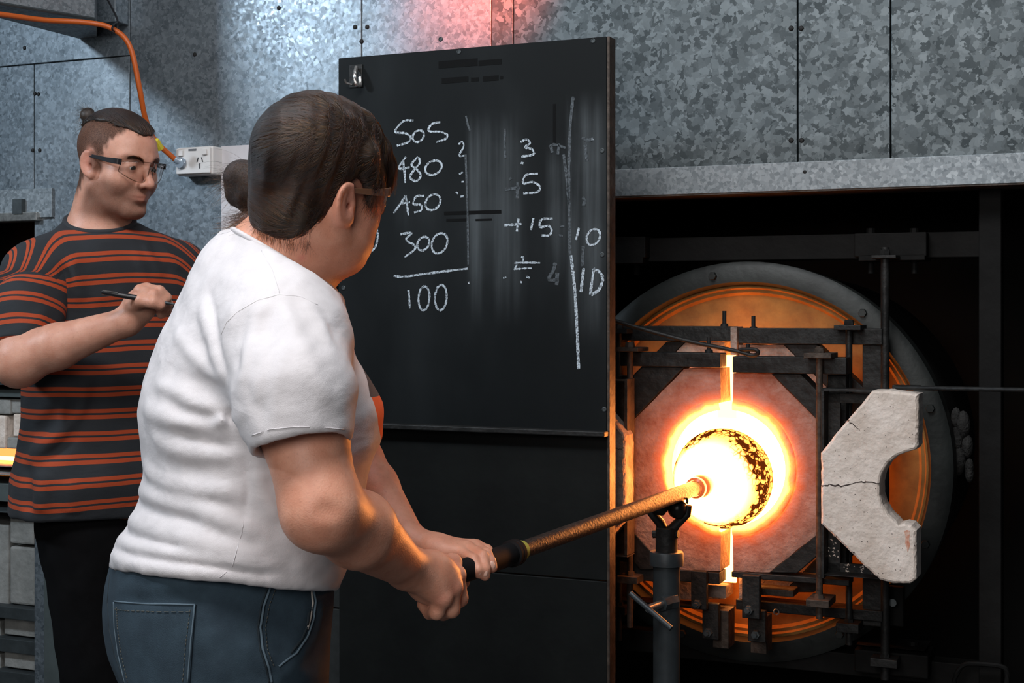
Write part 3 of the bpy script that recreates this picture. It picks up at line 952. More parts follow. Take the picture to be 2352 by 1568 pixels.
def crack(pts, w, parent, wd=.0022):
    mb = MB()
    ps = []
    for i in range(len(pts) - 1):
        for k in range(4):
            f = k / 4
            ps.append((pts[i][0] + (pts[i + 1][0] - pts[i][0]) * f + random.uniform(-2, 2), pts[i][1] + (pts[i + 1][1] - pts[i][1]) * f + random.uniform(-2, 2)))
    ps.append(pts[-1])
    ps = [LP(x, y, w - .0004) for x, y in ps]
    up, dn = [], []
    for i, p in enumerate(ps):
        k = wd * .5 * random.uniform(.35, 1.1)
        up.append((p[0], p[2] + k))
        dn.append((p[0], p[2] - k))
    mb.prism(up + dn[::-1], w - .0004, w + .001)
    fpart(mb, 'crack', 'crack', parent)


crack([(1886, 1116), (1905, 1113), (1930, 1116), (1965, 1108), (1990, 1106), (2020, 1110)], WC, openR, .003)
crack([(1938, 968), (1950, 966), (1962, 978), (1975, 988)], WC, openR, .002)
stain = MB()
poly([(2077, 1220), (2083, 1217), (2090, 1219), (2088, 1240), (2090, 1252), (2085, 1268), (2082, 1255), (2079, 1248), (2080, 1234)], WC - .0005, .001, stain)
M['stain'] = mat('rust_stain', (0.55, 0.17, 0.08), .95, color2=(0.72, 0.52, 0.42), scale=120)
fpart(stain, 'rust_stain', 'stain', openR)
mb = MB()
for k in range(150):
    x, y = random.uniform(1890, 2105), random.uniform(910, 1335)
    if (x < 2003 and (y < 1040 - (x - 1885) * 1.2 + 8 or y > 1200 + (x - 1885) * 1.08 - 8)) or (x > 2012 and 1030 < y < 1215):
        continue
    p = LP(x, y, WC)
    s_ = random.uniform(.0004, .0011)
    mb.prism([(p[0] + s_ * math.cos(a_), p[2] + s_ * math.sin(a_)) for a_ in (0, 1.2, 2.5, 3.8, 5.1)], WC - .0003, WC)
o = fpart(mb, 'pits', 'crack', openR)
o['kind'] = 'stuff'
scuffs('scuff_marks', [(random.uniform(1897, 1925), random.uniform(1230, 1285)) for _ in range(16)], WF + .04, openR)
scuffs('scuff_marks', [(random.uniform(1925, 1985), random.uniform(1295, 1318)) for _ in range(18)], WF + .04, openR)
p0, p1 = LP(2058, 890, WF - .004), LP(2440, 897, WF - .15)
fpart(MB().tube([p0, p1], .0042, 10), 'pull_rod', 'steel_dark', openR, smooth=True)
a_, b_ = LP(2050, 884, WF), LP(2112, 894, WF)
fpart(MB().box((a_[0], WF - .004, b_[2]), (b_[0], WF + .02, a_[2])), 'hinge_strap', 'steel_dark', openR, bevel=.001)
# left one, mostly behind the blackboard
WL = 2.70
frame = MB()
bar(1300, 870, 1441, 876, WL, .045, frame)
bar(1434, 870, 1441, 1276, WL, .045, frame)
bar(1300, 1270, 1441, 1277, WL, .045, frame)
bar(1300, 876, 1434, 1270, WL + .04, .006, frame)
openL = fpart(frame, 'open_door', 'steel_rust', bevel=.001)
cu2 = UZ([(1437, 1000), (1437, 1192), (1395, 1240), (1330, 1330), (1290, 1330), (1290, 1200), (1340, 1180), (1372, 1110), (1350, 1050), (1290, 1010), (1290, 880), (1340, 880), (1405, 962)], WL - .03)
castable(cu2, WL - .03, WL + .02, 'refractory_block', openL, 'refractory')
crack([(1410, 1028), (1420, 1032), (1434, 1028)], WL - .03, openL, .002)

# clamps hanging at the bottom of the doors
def clamp(x0, y0, x1, y1, w, bolts, m_='steel_dark'):
    o = fpart(bar(x0, y0, x1, y1, w, .016), 'clamp_plate', m_, bevel=.0015)
    for (x, y) in bolts:
        c = LP(x, y, w)
        fpart(MB().lathe([(.0001, -.016), (.0045, -.016), (.005, -.010), (.0085, -.010), (.0095, -.002), (.0095, .002)], c, ax, 6), 'bolt', 'steel_grey', o)
    return o


clamp(1587, 1310, 1622, 1401, W1 - .03, [(1602, 1387)])
clamp(1704, 1320, 1744, 1422, W1 - .035, [(1721, 1400)])
clamp(1613, 1384, 1650, 1470, W1 + .0, [(1627, 1452)])
clamp(1718, 1400, 1758, 1476, W1 + .0, [(1737, 1456)])
a_ = fpart(bar(1637, 1400, 1673, 1490, W1 + .03, .05), 'angle_bracket', 'steel_rust', bevel=.001)
a_ = fpart(bar(1724, 1415, 1760, 1502, W1 + .03, .05), 'angle_bracket', 'steel_rust', bevel=.001)
a_ = fpart(bar(1620, 1342, 1667, 1374, W1 + .055, .03), 'brick_end', 'refractory')
a_ = fpart(bar(1740, 1350, 1822, 1372, W1 + .03, .05), 'stop_block', 'steel_rust', bevel=.002)
rw = LP(1783, 1405, W2 - .03)
fpart(MB().tube([rw + .0055 * np.array((math.cos(a_), 0, math.sin(a_))) for a_ in np.linspace(0, 2 * math.pi, 14)], .0013, 6), 'wire_loop', 'steel_bright')

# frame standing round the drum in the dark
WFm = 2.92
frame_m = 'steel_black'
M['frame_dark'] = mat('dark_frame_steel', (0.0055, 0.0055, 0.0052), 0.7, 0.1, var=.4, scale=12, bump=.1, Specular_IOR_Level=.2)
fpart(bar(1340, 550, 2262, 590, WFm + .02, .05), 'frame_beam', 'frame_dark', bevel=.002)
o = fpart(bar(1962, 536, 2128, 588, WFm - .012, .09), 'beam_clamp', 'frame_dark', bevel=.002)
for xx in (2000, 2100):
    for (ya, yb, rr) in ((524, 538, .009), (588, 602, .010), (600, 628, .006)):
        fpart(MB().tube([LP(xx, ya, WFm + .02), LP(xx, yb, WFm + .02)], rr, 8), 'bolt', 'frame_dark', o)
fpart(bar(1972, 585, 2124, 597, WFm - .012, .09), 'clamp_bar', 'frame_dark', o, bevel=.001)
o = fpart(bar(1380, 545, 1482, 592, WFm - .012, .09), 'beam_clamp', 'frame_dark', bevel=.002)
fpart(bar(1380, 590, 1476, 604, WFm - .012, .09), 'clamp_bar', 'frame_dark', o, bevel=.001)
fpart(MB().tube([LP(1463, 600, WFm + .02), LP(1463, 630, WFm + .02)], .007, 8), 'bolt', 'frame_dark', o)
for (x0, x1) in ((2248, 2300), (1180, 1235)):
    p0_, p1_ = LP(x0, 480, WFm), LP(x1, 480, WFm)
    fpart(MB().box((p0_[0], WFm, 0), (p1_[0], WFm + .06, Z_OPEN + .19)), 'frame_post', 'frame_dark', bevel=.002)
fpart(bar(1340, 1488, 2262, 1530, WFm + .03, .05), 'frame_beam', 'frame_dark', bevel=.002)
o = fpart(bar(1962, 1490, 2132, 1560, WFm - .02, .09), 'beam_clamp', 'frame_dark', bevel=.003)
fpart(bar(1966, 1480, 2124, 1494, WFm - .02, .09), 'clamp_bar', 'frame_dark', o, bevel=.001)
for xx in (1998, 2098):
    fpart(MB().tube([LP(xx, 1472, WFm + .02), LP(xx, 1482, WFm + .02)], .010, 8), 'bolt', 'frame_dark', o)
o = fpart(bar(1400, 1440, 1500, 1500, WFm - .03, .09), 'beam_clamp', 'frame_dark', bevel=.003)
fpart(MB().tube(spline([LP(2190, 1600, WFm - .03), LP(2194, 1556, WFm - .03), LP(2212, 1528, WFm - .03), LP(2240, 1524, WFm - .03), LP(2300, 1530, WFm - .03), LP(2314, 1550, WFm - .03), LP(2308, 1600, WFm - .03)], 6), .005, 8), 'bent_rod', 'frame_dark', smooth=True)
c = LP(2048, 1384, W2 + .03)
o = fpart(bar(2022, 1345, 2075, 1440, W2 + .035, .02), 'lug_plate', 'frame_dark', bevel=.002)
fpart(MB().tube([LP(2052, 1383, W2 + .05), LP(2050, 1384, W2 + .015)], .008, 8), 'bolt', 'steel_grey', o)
# ragged fibre blanket sticking out behind the ring
mb = MB()
for k in range(9):
    c = LP(2196 + 14 * math.sin(k * 1.9) + k * 3, 960 + k * 16, WR + .08)
    mb.ball(c, .013 + .006 * math.sin(k * 2.3), 7, (.8, 1.2, 1.7))
M['fibre'] = mat('sooty_fibre', (0.01, 0.01, 0.0095), .95, color2=(.04, .04, .038), scale=60, bump=.8, bscale=120)
fpart(mb, 'fibre_blanket', 'fibre', smooth='all')

# hooked door rod reaching in from behind the blackboard
hk = [LP(1330, 708, W1 - .06), LP(1404, 734, W1 - .06), LP(1560, 778, W1 - .055), LP(1690, 806, W1 - .05), LP(1722, 815, W1 - .05), LP(1738, 814, W1 - .052), LP(1740, 806, W1 - .054), LP(1726, 802, W1 - .053), LP(1700, 803, W1 - .05)]
hp = [lw(p) for p in spline(hk, 8)]
t = thing('hook_rod', 'thin black rod with a looped end lying across the furnace door bars', 'rod', hp[20])
MB().tube(hp, .0042, 10).build('rod', M['steel_dark'], t, hp[20], smooth=True)

# ================================================================== MELTING FURNACE AT THE LEFT
WM = WALL + .06
mo = (LP(40, 1568, WM)[0], WM, 0)
t = thing('melting_furnace', 'weathered grey furnace front with a glowing slot behind the man in the striped shirt', 'furnace', mo, 'wall')


def mp_(x0, y0, x1, y1, w, th, nm, m_, bev=.002, par=None):
    return bar(x0, y0, x1, y1, w, th).build(nm, M[m_], par or t, mo, bevel=bev)


mp_(-220, 876, 92, 886, WM - .06, .3, 'ledge', 'steel_grey')
mp_(-220, 888, 84, 914, WM - .03, .25, 'lintel_panel', 'panel_grey')
mp_(-220, 780, 104, 874, WM + .08, .2, 'hood_panel', 'steel_black')
for (x0, x1, y0, y1, m_) in ((-60, 24, 914, 952, 'refractory_grey'), (26, 60, 916, 950, 'refractory_grey'), (-60, 12, 952, 1030, 'refractory_white'), (-180, -62, 914, 1030, 'refractory_grey'), (30, 58, 950, 1003, 'refractory_white'), (14, 60, 1004, 1032, 'refractory_grey')):
    mp_(x0, y0, x1, y1, WM - .01 - random.uniform(0, .012), .2, 'firebrick', m_, .004)
mp_(-220, 1035, 90, 1044, WM, .2, 'slot_lip', 'hot_lip', .002)
mp_(-220, 1044, 90, 1059, WM + .03, .2, 'glowing_slot', 'rim_glow', 0)
mp_(-220, 1059, 90, 1074, WM - .01, .2, 'slot_lip', 'refractory', .002)
mp_(-220, 1074, 60, 1094, WM - .03, .2, 'sill_block', 'refractory_grey', .004)
mp_(-220, 1096, 70, 1156, WM - .01, .2, 'apron_panel', 'panel_grey')
mp_(-220, 1157, 96, 1184, WM - .05, .25, 'ledge', 'steel_grey')
o = mp_(-220, 1186, 20, 1392, WM - .01, .2, 'castable_wall', 'refractory_grey', .006)
o = mp_(22, 1186, 78, 1252, WM - .02, .2, 'castable_wall', 'refractory_grey', .006)
o = mp_(22, 1254, 80, 1392, WM - .015, .2, 'castable_wall', 'refractory_grey', .006)
WPo = WALL - .035
p0_, p1_ = LP(100, 1240, WPo), LP(152, 1240, WPo)
po = MB().box((p0_[0], WPo, 0), (p1_[0], WALL - .005, LP(120, 1188, WM)[2])).build('post', M['panel_grey'], t, mo, bevel=.003)
MB().lathe([(.0001, -.008), (.005, -.008), (.007, -.001), (.007, .002)], LP(119, 1302, WPo), ax, 8).build('bolt', M['steel_grey'], po, mo)
mp_(-220, 1394, 100, 1402, WM - .04, .25, 'ledge', 'steel_grey')
for (ya, yb) in ((1406, 1466), (1480, 1542), (1556, 1640)):
    mp_(10, ya, 100, yb, WM - .005, .1, 'drawer_panel', 'refractory_grey', .002)
    mp_(-170, ya, 2, yb, WM - .005, .1, 'drawer_panel', 'refractory_grey', .002)
    mp_(-220, yb + 2, 100, yb + 10, WM - .025, .12, 'rail', 'steel_grey', .002)
a_ = LP(0, 1640, WM)
MB().box((LP(-220, 1640, WM)[0], WM + .03, 0), (LP(100, 1640, WM)[0], WM + .25, LP(0, 1394, WM)[2])).build('base', M['steel_black'], t, mo)

# ================================================================== PIPE STAND
WY = 2.60                                              # it stands in front of the furnace doors
pb = LP(1531, 1400, WY)
so = (pb[0], WY, 0)
t = thing('pipe_stand', 'grey steel yoke stand with ball bearings carrying the blowpipe before the furnace', 'stand', so, 'wall')


def sp_(mb, nm, m_, par=None, **kw):
    return mb.build(nm, M[m_], par or t, so, **kw)


px2m = lambda d, x=1531: d / FPX * (WY / (CT + ST * (x - CX) / FPX))
R1 = px2m(31)
z = lambda y: LP(1531, y, WY)[2]
M['stand'] = mat('grey_painted_tube', (0.040, 0.050, 0.055), .45, .3, var=.2, scale=25, bump=.08)
sp_(MB().lathe([(R1, .012), (R1, z(1290))], (pb[0], WY, 0), (0, 0, 1), 40), 'post', 'stand', smooth=True)
sp_(MB().lathe([(.0001, 0), (.06, 0), (.06, .010), (R1 + .002, .014)], (pb[0], WY, 0), (0, 0, 1), 40), 'base_plate', 'steel_dark', smooth=True)
sp_(MB().lathe([(R1 * .83, z(1297)), (px2m(39), z(1297)), (px2m(39), z(1270)), (px2m(37), z(1266)), (R1 * .8, z(1266))], (pb[0], WY, 0), (0, 0, 1), 40), 'collar', 'stand', smooth=True)
sp_(MB().lathe([(px2m(25), z(1290)), (px2m(25), z(1212)), (px2m(22), z(1210)), (px2m(20), z(1214))], (pb[0], WY, 0), (0, 0, 1), 36), 'inner_tube', 'steel_dark', smooth=True)
# yoke: two arms spreading from the tube, a ball bearing on each
yk = MB()
cen = np.array((pb[0], WY, 0))
pl, pr = LP(1508, 1170, WY - .02), LP(1566, 1163, WY + .0)
yk.tube([LP(1524, 1222, WY), LP(1516, 1200, WY - .006), LP(1492, 1172, WY - .02), LP(1488, 1160, WY - .02)], [.012, .0095, .008, .007], 10)
yk.tube([LP(1540, 1222, WY), LP(1552, 1205, WY), LP(1578, 1180, WY + .002), LP(1582, 1160, WY + .002)], [.012, .0095, .008, .007], 10)
yk.tube([LP(1500, 1226, WY), LP(1558, 1226, WY)], .008, 8)
sp_(yk, 'yoke', 'steel_dark', smooth=True)
M['bearing'] = mat('greasy_black_bearing', (0.016, 0.015, 0.014), .32, .5, var=.3, scale=40)
for (x, y, w) in ((1514, 1160, WY - .026), (1556, 1168, WY - .004)):
    c = LP(x, y, w)
    o = sp_(MB().ball(c, px2m(23), 14), 'bearing_ball', 'bearing', smooth='all')
    sp_(MB().lathe([(px2m(24), -.004), (px2m(25), 0), (px2m(24), .004)], c, (.8, .3, .35), 24), 'bearing_race', 'bearing', o, smooth=True)
c = LP(1572, 1150, WY)
sp_(MB().tube([c + (.006 * math.cos(a_), 0, .006 * math.sin(a_)) for a_ in np.linspace(-.8, 3.6, 12)], .0028, 8), 'lock_clip', 'steel_dark', smooth=True)
c = LP(1503, 1138, WY - .02)
sp_(MB().tube([c, c + (0, 0, -.03)], [.005, .005], 8), 'lock_clip', 'steel_dark', smooth=True)
# clamp screw with a T bar
b0, b1 = LP(1532, 1382, WY - .02), LP(1488, 1398, WY - .075)
o = sp_(MB().tube([b0 + (.01, .015, 0), b0, b0 - (b0 - b1) * .3], [.016, .016, .014], 8), 'clamp_screw', 'stand')
sp_(MB().tube([b0, b1], [.0075, .0075], 10), 'thread', 'steel_bright', o, smooth=True)
sp_(MB().tube([LP(1448, 1362, WY - .07), LP(1542, 1443, WY - .085)], [.0055, .0055], 10), 'tee_bar', 'stand', o, smooth=True)

# ================================================================== BLOWPIPE AND GLASS
PA = WP(1010, 1330, 1.98)
PB = WP(1655, 1100, 2.87)
PD = (PB - PA) / np.linalg.norm(PB - PA)


def along(px):                                         # point of the pipe axis seen at that column
    k = (px - CX) / FPX
    s_ = (k * PA[1] - PA[0]) / (PD[0] - k * PD[1])
    return PA + PD * s_


PL = np.linalg.norm(PB - PA)
t = thing('blowpipe', 'long steel blowpipe with a black rubber grip, held by the woman in white', 'blowpipe', PA)
tip = PB - PD * .097
pts = [PA + (tip - PA) * f for f in np.linspace(.02, 1, 30)]
MB().tube(pts, [.0128 + .0022 * f for f in np.linspace(0, 1, 30)], 20).build('tube', M['pipe'], t, PA, smooth=True)
hs, he = PA - PD * .045, along(1188)
MB().tube([hs, hs + PD * .004, he - PD * .004, he], [.014, .0172, .0172, .0165], 24).build('rubber_grip', M['rubber'], t, PA, smooth=True)
MB().lathe([(.0165, -.010), (.0205, -.008), (.0205, -.002), (.019, -.0005), (.0205, .001), (.0205, .008), (.016, .010)], he - PD * .012, PD, 28).build('grip_ring', M['rubber'], t, PA, smooth=True)
MB().tube([he, he + PD * .014], [.0155, .0150], 20).build('tape_band', M['tape'], t, PA, smooth=True)
# glass
m = bpy.data.materials.new('molten_glass')
m.use_nodes = True
nt = m.node_tree
Lk = nt.links.new
nt.nodes.remove(nt.nodes['Principled BSDF'])
tc = nt.nodes.new('ShaderNodeTexCoord')
dp = nt.nodes.new('ShaderNodeVectorMath')
dp.operation = 'DOT_PRODUCT'
dp.inputs[1].default_value = tuple(PD)
Lk(tc.outputs['Object'], dp.inputs[0])
ln = nt.nodes.new('ShaderNodeVectorMath')
ln.operation = 'LENGTH'
Lk(tc.outputs['Object'], ln.inputs[0])
rad = mnode('SQRT', mnode('MAXIMUM', mnode('SUBTRACT', mnode('MULTIPLY', ln.outputs['Value'], ln.outputs['Value']), mnode('MULTIPLY', dp.outputs['Value'], dp.outputs['Value'])), 0.0))
axl = dp.outputs['Value']
vo = nt.nodes.new('ShaderNodeTexVoronoi')
vo.feature = 'DISTANCE_TO_EDGE'
vo.inputs['Scale'].default_value = 88
Lk(tc.outputs['Object'], vo.inputs['Vector'])
nz = noise_node(16, (1, 1, 1), 3)
band = mnode('MULTIPLY', sstep(mnode('ADD', rad, mnode('MULTIPLY', mnode('SUBTRACT', nz, .5), .05)), .076, .090), 1.0)
nz2 = noise_node(60, (1, 1, 1), 3)
line = mnode('SUBTRACT', 1.0, sstep(mnode('SUBTRACT', vo.outputs['Distance'], mnode('MULTIPLY', mnode('SUBTRACT', nz2, .42), .5)), .0, .13))
dark = mnode('MULTIPLY', band, mnode('ADD', mnode('MULTIPLY', line, .9), mnode('MULTIPLY', mnode('MULTIPLY', sstep(rad, .0855, .0905), mnode('MULTIPLY', sstep(nz, .36, .46), sstep(nz2, .36, .56))), sstep(mnode('MULTIPLY', axl, -1.0), -.012, .004))))
dark = mnode('MINIMUM', dark, 1.0)
r1 = nt.nodes.new('ShaderNodeMix')
r1.data_type = 'RGBA'
Lk(sstep(rad, .03, .095), r1.inputs[0])
r1.inputs[6].default_value = (75.0, 22.0, 4.5, 1)
r1.inputs[7].default_value = (6.0, 1.7, .25, 1)
r2 = nt.nodes.new('ShaderNodeMix')
r2.data_type = 'RGBA'
Lk(dark, r2.inputs[0])
Lk(r1.outputs[2], r2.inputs[6])
r2.inputs[7].default_value = (.13, .022, .003, 1)
em = nt.nodes.new('ShaderNodeEmission')
Lk(r2.outputs[2], em.inputs[0])
Lk(em.outputs[0], nt.nodes['Material Output'].inputs[0])
M['glass_hot'] = m
M['moile'] = mat('glowing_collar_glass', (.35, .09, .03), .25, Emission_Color=(1, .16, .04, 1), Emission_Strength=.55)
t = thing('glass_vessel', 'glowing round glass vessel with a mottled dark rim on the end of the blowpipe', 'glass vessel', PB)
prof = [(.019, -.090), (.024, -.082), (.045, -.074), (.070, -.058), (.088, -.035), (.098, -.010), (.101, .010), (.099, .032), (.088, .060), (.066, .080), (.035, .092), (.001, .095)]
prof = [tuple(p) for p in spline([np.array((a_, b_, 0)) for a_, b_ in prof], 4)]
MB().lathe([(max(p[0], .0008), p[1]) for p in prof], PB, PD, 64).build('body', M['glass_hot'], t, PB, smooth='all')
MB().lathe([(.0158, -.135), (.0205, -.131), (.0215, -.124), (.0195, -.118), (.0225, -.111), (.024, -.100), (.0215, -.084)], PB, PD, 32).build('collar', M['moile'], t, PB, smooth=True)
# ================================================================== PEOPLE: smooth implicit bodies turned into meshes
def nrm(v):
    v = np.asarray(v, float)
    return v / np.linalg.norm(v)


def cap(P, a, b, ra, rb):
    a, b = np.asarray(a, np.float32), np.asarray(b, np.float32)
    ba = b - a
    pa = P - a
    h = np.clip((pa @ ba) / float(ba @ ba), 0, 1)
    return np.sqrt(((pa - h[:, None] * ba) ** 2).sum(1)) - (ra + (rb - ra) * h)


def ell(P, c, r, R=None):
    p = P - np.asarray(c, np.float32)
    if R is not None:
        p = p @ np.asarray(R, np.float32)
    r = np.asarray(r, np.float32)
    k0 = np.sqrt(((p / r) ** 2).sum(1))
    k1 = np.sqrt(((p / (r * r)) ** 2).sum(1)) + 1e-9
    return k0 * (k0 - 1) / k1


def smin(a, b, k):
    h = np.maximum(k - np.abs(a - b), 0) / k
    return np.minimum(a, b) - h * h * k * .25


def smax(a, b, k):
    return -smin(-a, -b, k)


def chain(P, pts, rs, k=.0):
    d = None
    for i in range(len(pts) - 1):
        e = cap(P, pts[i], pts[i + 1], rs[i], rs[i + 1])
        d = e if d is None else (smin(d, e, k) if k else np.minimum(d, e))
    return d


def local(P, lo, hi, fn, margin=.03):
    """Evaluate fn only for points near its box; elsewhere a safe distance."""
    lo, hi = np.asarray(lo) - margin, np.asarray(hi) + margin
    q = np.maximum(np.maximum(lo - P, P - hi), 0)
    d = np.sqrt((q * q).sum(1)).astype(np.float32) + margin
    m = (q.sum(1) == 0)
    if m.any():
        d[m] = fn(P[m])
    return d


def surfnets(f, lo, hi, h):
    lo = np.asarray(lo, float)
    B = 4
    nb = np.ceil((np.asarray(hi) - lo) / (h * B)).astype(int) + 1
    n = nb * B
    ii = np.stack(np.meshgrid(*[np.arange(k) for k in nb], indexing='ij'), -1).reshape(-1, 3)
    C = (lo + (ii * B + (B - 1) / 2) * h).astype(np.float32)
    dc = np.concatenate([f(c) for c in np.array_split(C, max(1, len(C) // 400000))])
    near = np.abs(dc) < h * B * 1.9
    G = np.repeat(np.repeat(np.repeat(dc.reshape(nb), B, 0), B, 1), B, 2).astype(np.float32)
    off = np.stack(np.meshgrid(*[np.arange(B)] * 3, indexing='ij'), -1).reshape(-1, 3)
    idx = (ii[near][:, None, :] * B + off[None]).reshape(-1, 3)
    for part in np.array_split(idx, max(1, len(idx) // 500000)):
        G[part[:, 0], part[:, 1], part[:, 2]] = f((lo + part * h).astype(np.float32))
    ins = G < 0
    cnt = np.zeros(np.array(n) - 1, np.int8)
    for a in (0, 1):
        for b in (0, 1):
            for c in (0, 1):
                cnt += ins[a:n[0] - 1 + a, b:n[1] - 1 + b, c:n[2] - 1 + c]
    act = (cnt > 0) & (cnt < 8)
    cells = np.argwhere(act)
    vid = np.full(act.shape, -1, np.int64)
    vid[act] = np.arange(len(cells))
    corner = np.array([(a, b, c) for a in (0, 1) for b in (0, 1) for c in (0, 1)])
    V = [G[cells[:, 0] + k[0], cells[:, 1] + k[1], cells[:, 2] + k[2]] for k in corner]
    acc = np.zeros((len(cells), 3))
    num = np.zeros(len(cells))
    for i in range(8):
        for j in range(i + 1, 8):
            if np.abs(corner[i] - corner[j]).sum() != 1:
                continue
            m = (V[i] < 0) != (V[j] < 0)
            t = V[i][m] / (V[i][m] - V[j][m])
            acc[m] += corner[i] + (corner[j] - corner[i]) * t[:, None]
            num[m] += 1
    verts = lo + (cells + acc / num[:, None]) * h
    faces = []
    for ax in range(3):
        s0, s1 = [slice(1, None)] * 3, [slice(1, None)] * 3
        a = ins[1:n[0] - 1, 1:n[1] - 1, 1:n[2] - 1]
        sh = [slice(1, n[k] - 1) for k in range(3)]
        sh[ax] = slice(2, n[ax])
        b = ins[tuple(sh)]
        e = np.argwhere(a != b) + 1
        o1, o2 = [(1, 2), (2, 0), (0, 1)][ax]
        d1, d2 = np.zeros(3, int), np.zeros(3, int)
        d1[o1] = 1
        d2[o2] = 1
        q = [e - d1 - d2, e - d2, e, e - d1]
        q = np.stack([vid[c[:, 0], c[:, 1], c[:, 2]] for c in q], 1)
        flip = ~ins[e[:, 0], e[:, 1], e[:, 2]]
        q[flip] = q[flip][:, ::-1]
        faces.append(q)
    F = np.concatenate(faces)
    F = F[(F >= 0).all(1)]
    # one relaxation, then back on to the surface
    for _ in range(2):
        s_ = np.zeros_like(verts)
        c_ = np.zeros(len(verts))
        src_, dst_ = F[:, [1, 2, 3, 0]].ravel(), F.ravel()
        c_ = np.bincount(dst_, minlength=len(verts))
        s_ = np.stack([np.bincount(dst_, verts[src_, q_], len(verts)) for q_ in range(3)], 1)
        verts = .5 * verts + .5 * s_ / np.maximum(c_, 1)[:, None]
    return verts, F


def largest(V, F):
    l = np.arange(len(V))
    E = np.concatenate([F[:, [0, 1]], F[:, [1, 2]], F[:, [2, 3]], F[:, [3, 0]]])
    while True:
        m = np.minimum(l[E[:, 0]], l[E[:, 1]])
        n = l.copy()
        np.minimum.at(n, E[:, 0], m)
        np.minimum.at(n, E[:, 1], m)
        n = n[n]
        if (n == l).all():
            break
        l = n
    keep = l == np.bincount(l).argmax()
    idx = np.cumsum(keep) - 1
    return V[keep], idx[F[keep[F[:, 0]]]]


def mesh_obj(name, V, F, m, parent, org, attrs=None):
    me = bpy.data.meshes.new(name)
    V = V - np.asarray(org)
    me.vertices.add(len(V))
    me.vertices.foreach_set('co', V.astype(np.float32).ravel())
    me.loops.add(len(F) * 4)
    me.loops.foreach_set('vertex_index', F.astype(np.int32).ravel())
    me.polygons.add(len(F))
    me.polygons.foreach_set('loop_start', (np.arange(len(F)) * 4).astype(np.int32))
    me.polygons.foreach_set('use_smooth', np.ones(len(F), bool))
    me.update(calc_edges=True)
    me.validate()
    me.materials.append(m)
    for k, a in (attrs or {}).items():
        at = me.attributes.new(k, 'FLOAT', 'POINT')
        at.data.foreach_set('value', np.asarray(a, np.float32))
    o = bpy.data.objects.new(name, me)
    COL.objects.link(o)
    o.parent = parent
    return o


def grad(f, P, e=.0015):
    g = np.stack([f(P + np.eye(3, dtype=np.float32)[i] * e) - f(P - np.eye(3, dtype=np.float32)[i] * e) for i in range(3)], 1)
    return g / (np.linalg.norm(g, axis=1, keepdims=True) + 1e-9)


EYE = np.array([0, 0, CZ])


def hit(f, pts, y0=1.2, y1=3.3):
    """Where the sight lines through those picture places first meet the surface f."""
    D = np.array([WP(x, y, 1.0) - EYE for x, y in pts])
    ts = np.arange(y0, y1, .02)
    Q = (EYE + D[:, None, :] * ts[None, :, None]).reshape(-1, 3).astype(np.float32)
    d = f(Q).reshape(len(D), -1)
    ins = d < 0
    k = np.where(ins.any(1), ins.argmax(1), d.argmin(1))    # first crossing, or the closest pass for a place just off the outline
    t = ts[k] - np.where(ins.any(1), .01, 0)
    for _ in range(14):
        dd = f((EYE + D * t[:, None]).astype(np.float32))
        t = np.where(ins.any(1), t + np.clip(dd, -.01, .01) * .8, t)
    P = EYE + D * t[:, None]
    miss = ~ins.any(1)
    if miss.any():
        P[miss] = onto(f, P[miss])
    return P


def onto(f, P, off=0.0, it=6):
    P = np.array(P, np.float32)
    for _ in range(it):
        P = P - grad(f, P) * (f(P) - off)[:, None]
    return P


def wob(P, s, seed=0):
    """Cheap smooth pseudo-noise in about -1..1."""
    a = np.random.default_rng(seed)
    out = 0
    for k in range(5):
        w = a.normal(0, 1, 3)
        w = w / np.linalg.norm(w) * s * (1 + .5 * k)
        out = out + np.sin(P @ w.astype(np.float32) + a.uniform(0, 6.28)) / (1 + .4 * k)
    return out / 2.2


# ---------------------------------------------------------------- head (x forward, y to the person's left, z up; eye line at z = 0)
def ear_d(P, s, fl=.26):
    fx = nrm((-.93, s * fl, -.12))       # towards the rim at the back
    up = nrm((-.16, s * .10, 1.0))
    up = nrm(up - fx * (up @ fx))
    out = np.cross(fx, up) if s > 0 else np.cross(up, fx)
    R = np.stack([fx, up, out], 1)
    p = (P - np.array((-.006, s * .0745, -.006), np.float32)) @ R.astype(np.float32)
    u, v, n = p[:, 0], p[:, 1], p[:, 2]
    wdt = .0188 + .10 * np.clip(v, -.03, .03) * .35
    q = np.sqrt((u / wdt) ** 2 + (v / .0270) ** 2) + 1e-6
    nn = n - .004 - .10 * np.maximum(u, 0)
    d = np.maximum((q - 1) * .0165, np.abs(nn + .002) - .0032)
    rim = np.sqrt(((q - .93) * .0165) ** 2 + (nn - .0015) ** 2) - .0036
    rim = np.maximum(rim, -(u + .012))
    d = smin(d, rim, .004)
    anti = np.sqrt(((np.sqrt(((u + .002) / .0105) ** 2 + ((v + .003) / .0185) ** 2) - .95) * .0105) ** 2 + (nn - .001) ** 2) - .0026
    anti = np.maximum(anti, -(u - .000))
    d = smin(d, anti, .003)
    lobe = np.sqrt(((u + .007) / 1.0) ** 2 + ((v + .0265) / 1.15) ** 2 + (nn * 1.5) ** 2) - .0078
    d = smin(d, lobe, .006)
    tragus = np.sqrt((u + .0125) ** 2 + (v + .006) ** 2 + (n - .003) ** 2) - .0048
    d = smin(d, tragus, .004)
    root = np.sqrt(((u + .010) / 1.0) ** 2 + (v / 2.4) ** 2 + ((n + .006)) ** 2) - .0105
    d = smin(d, root, .007)
    hole = np.sqrt((u + .0045) ** 2 + ((v + .007) / 1.3) ** 2 + ((n - .002) / 1.2) ** 2) - .0052
    return smax(d, -hole, .003)


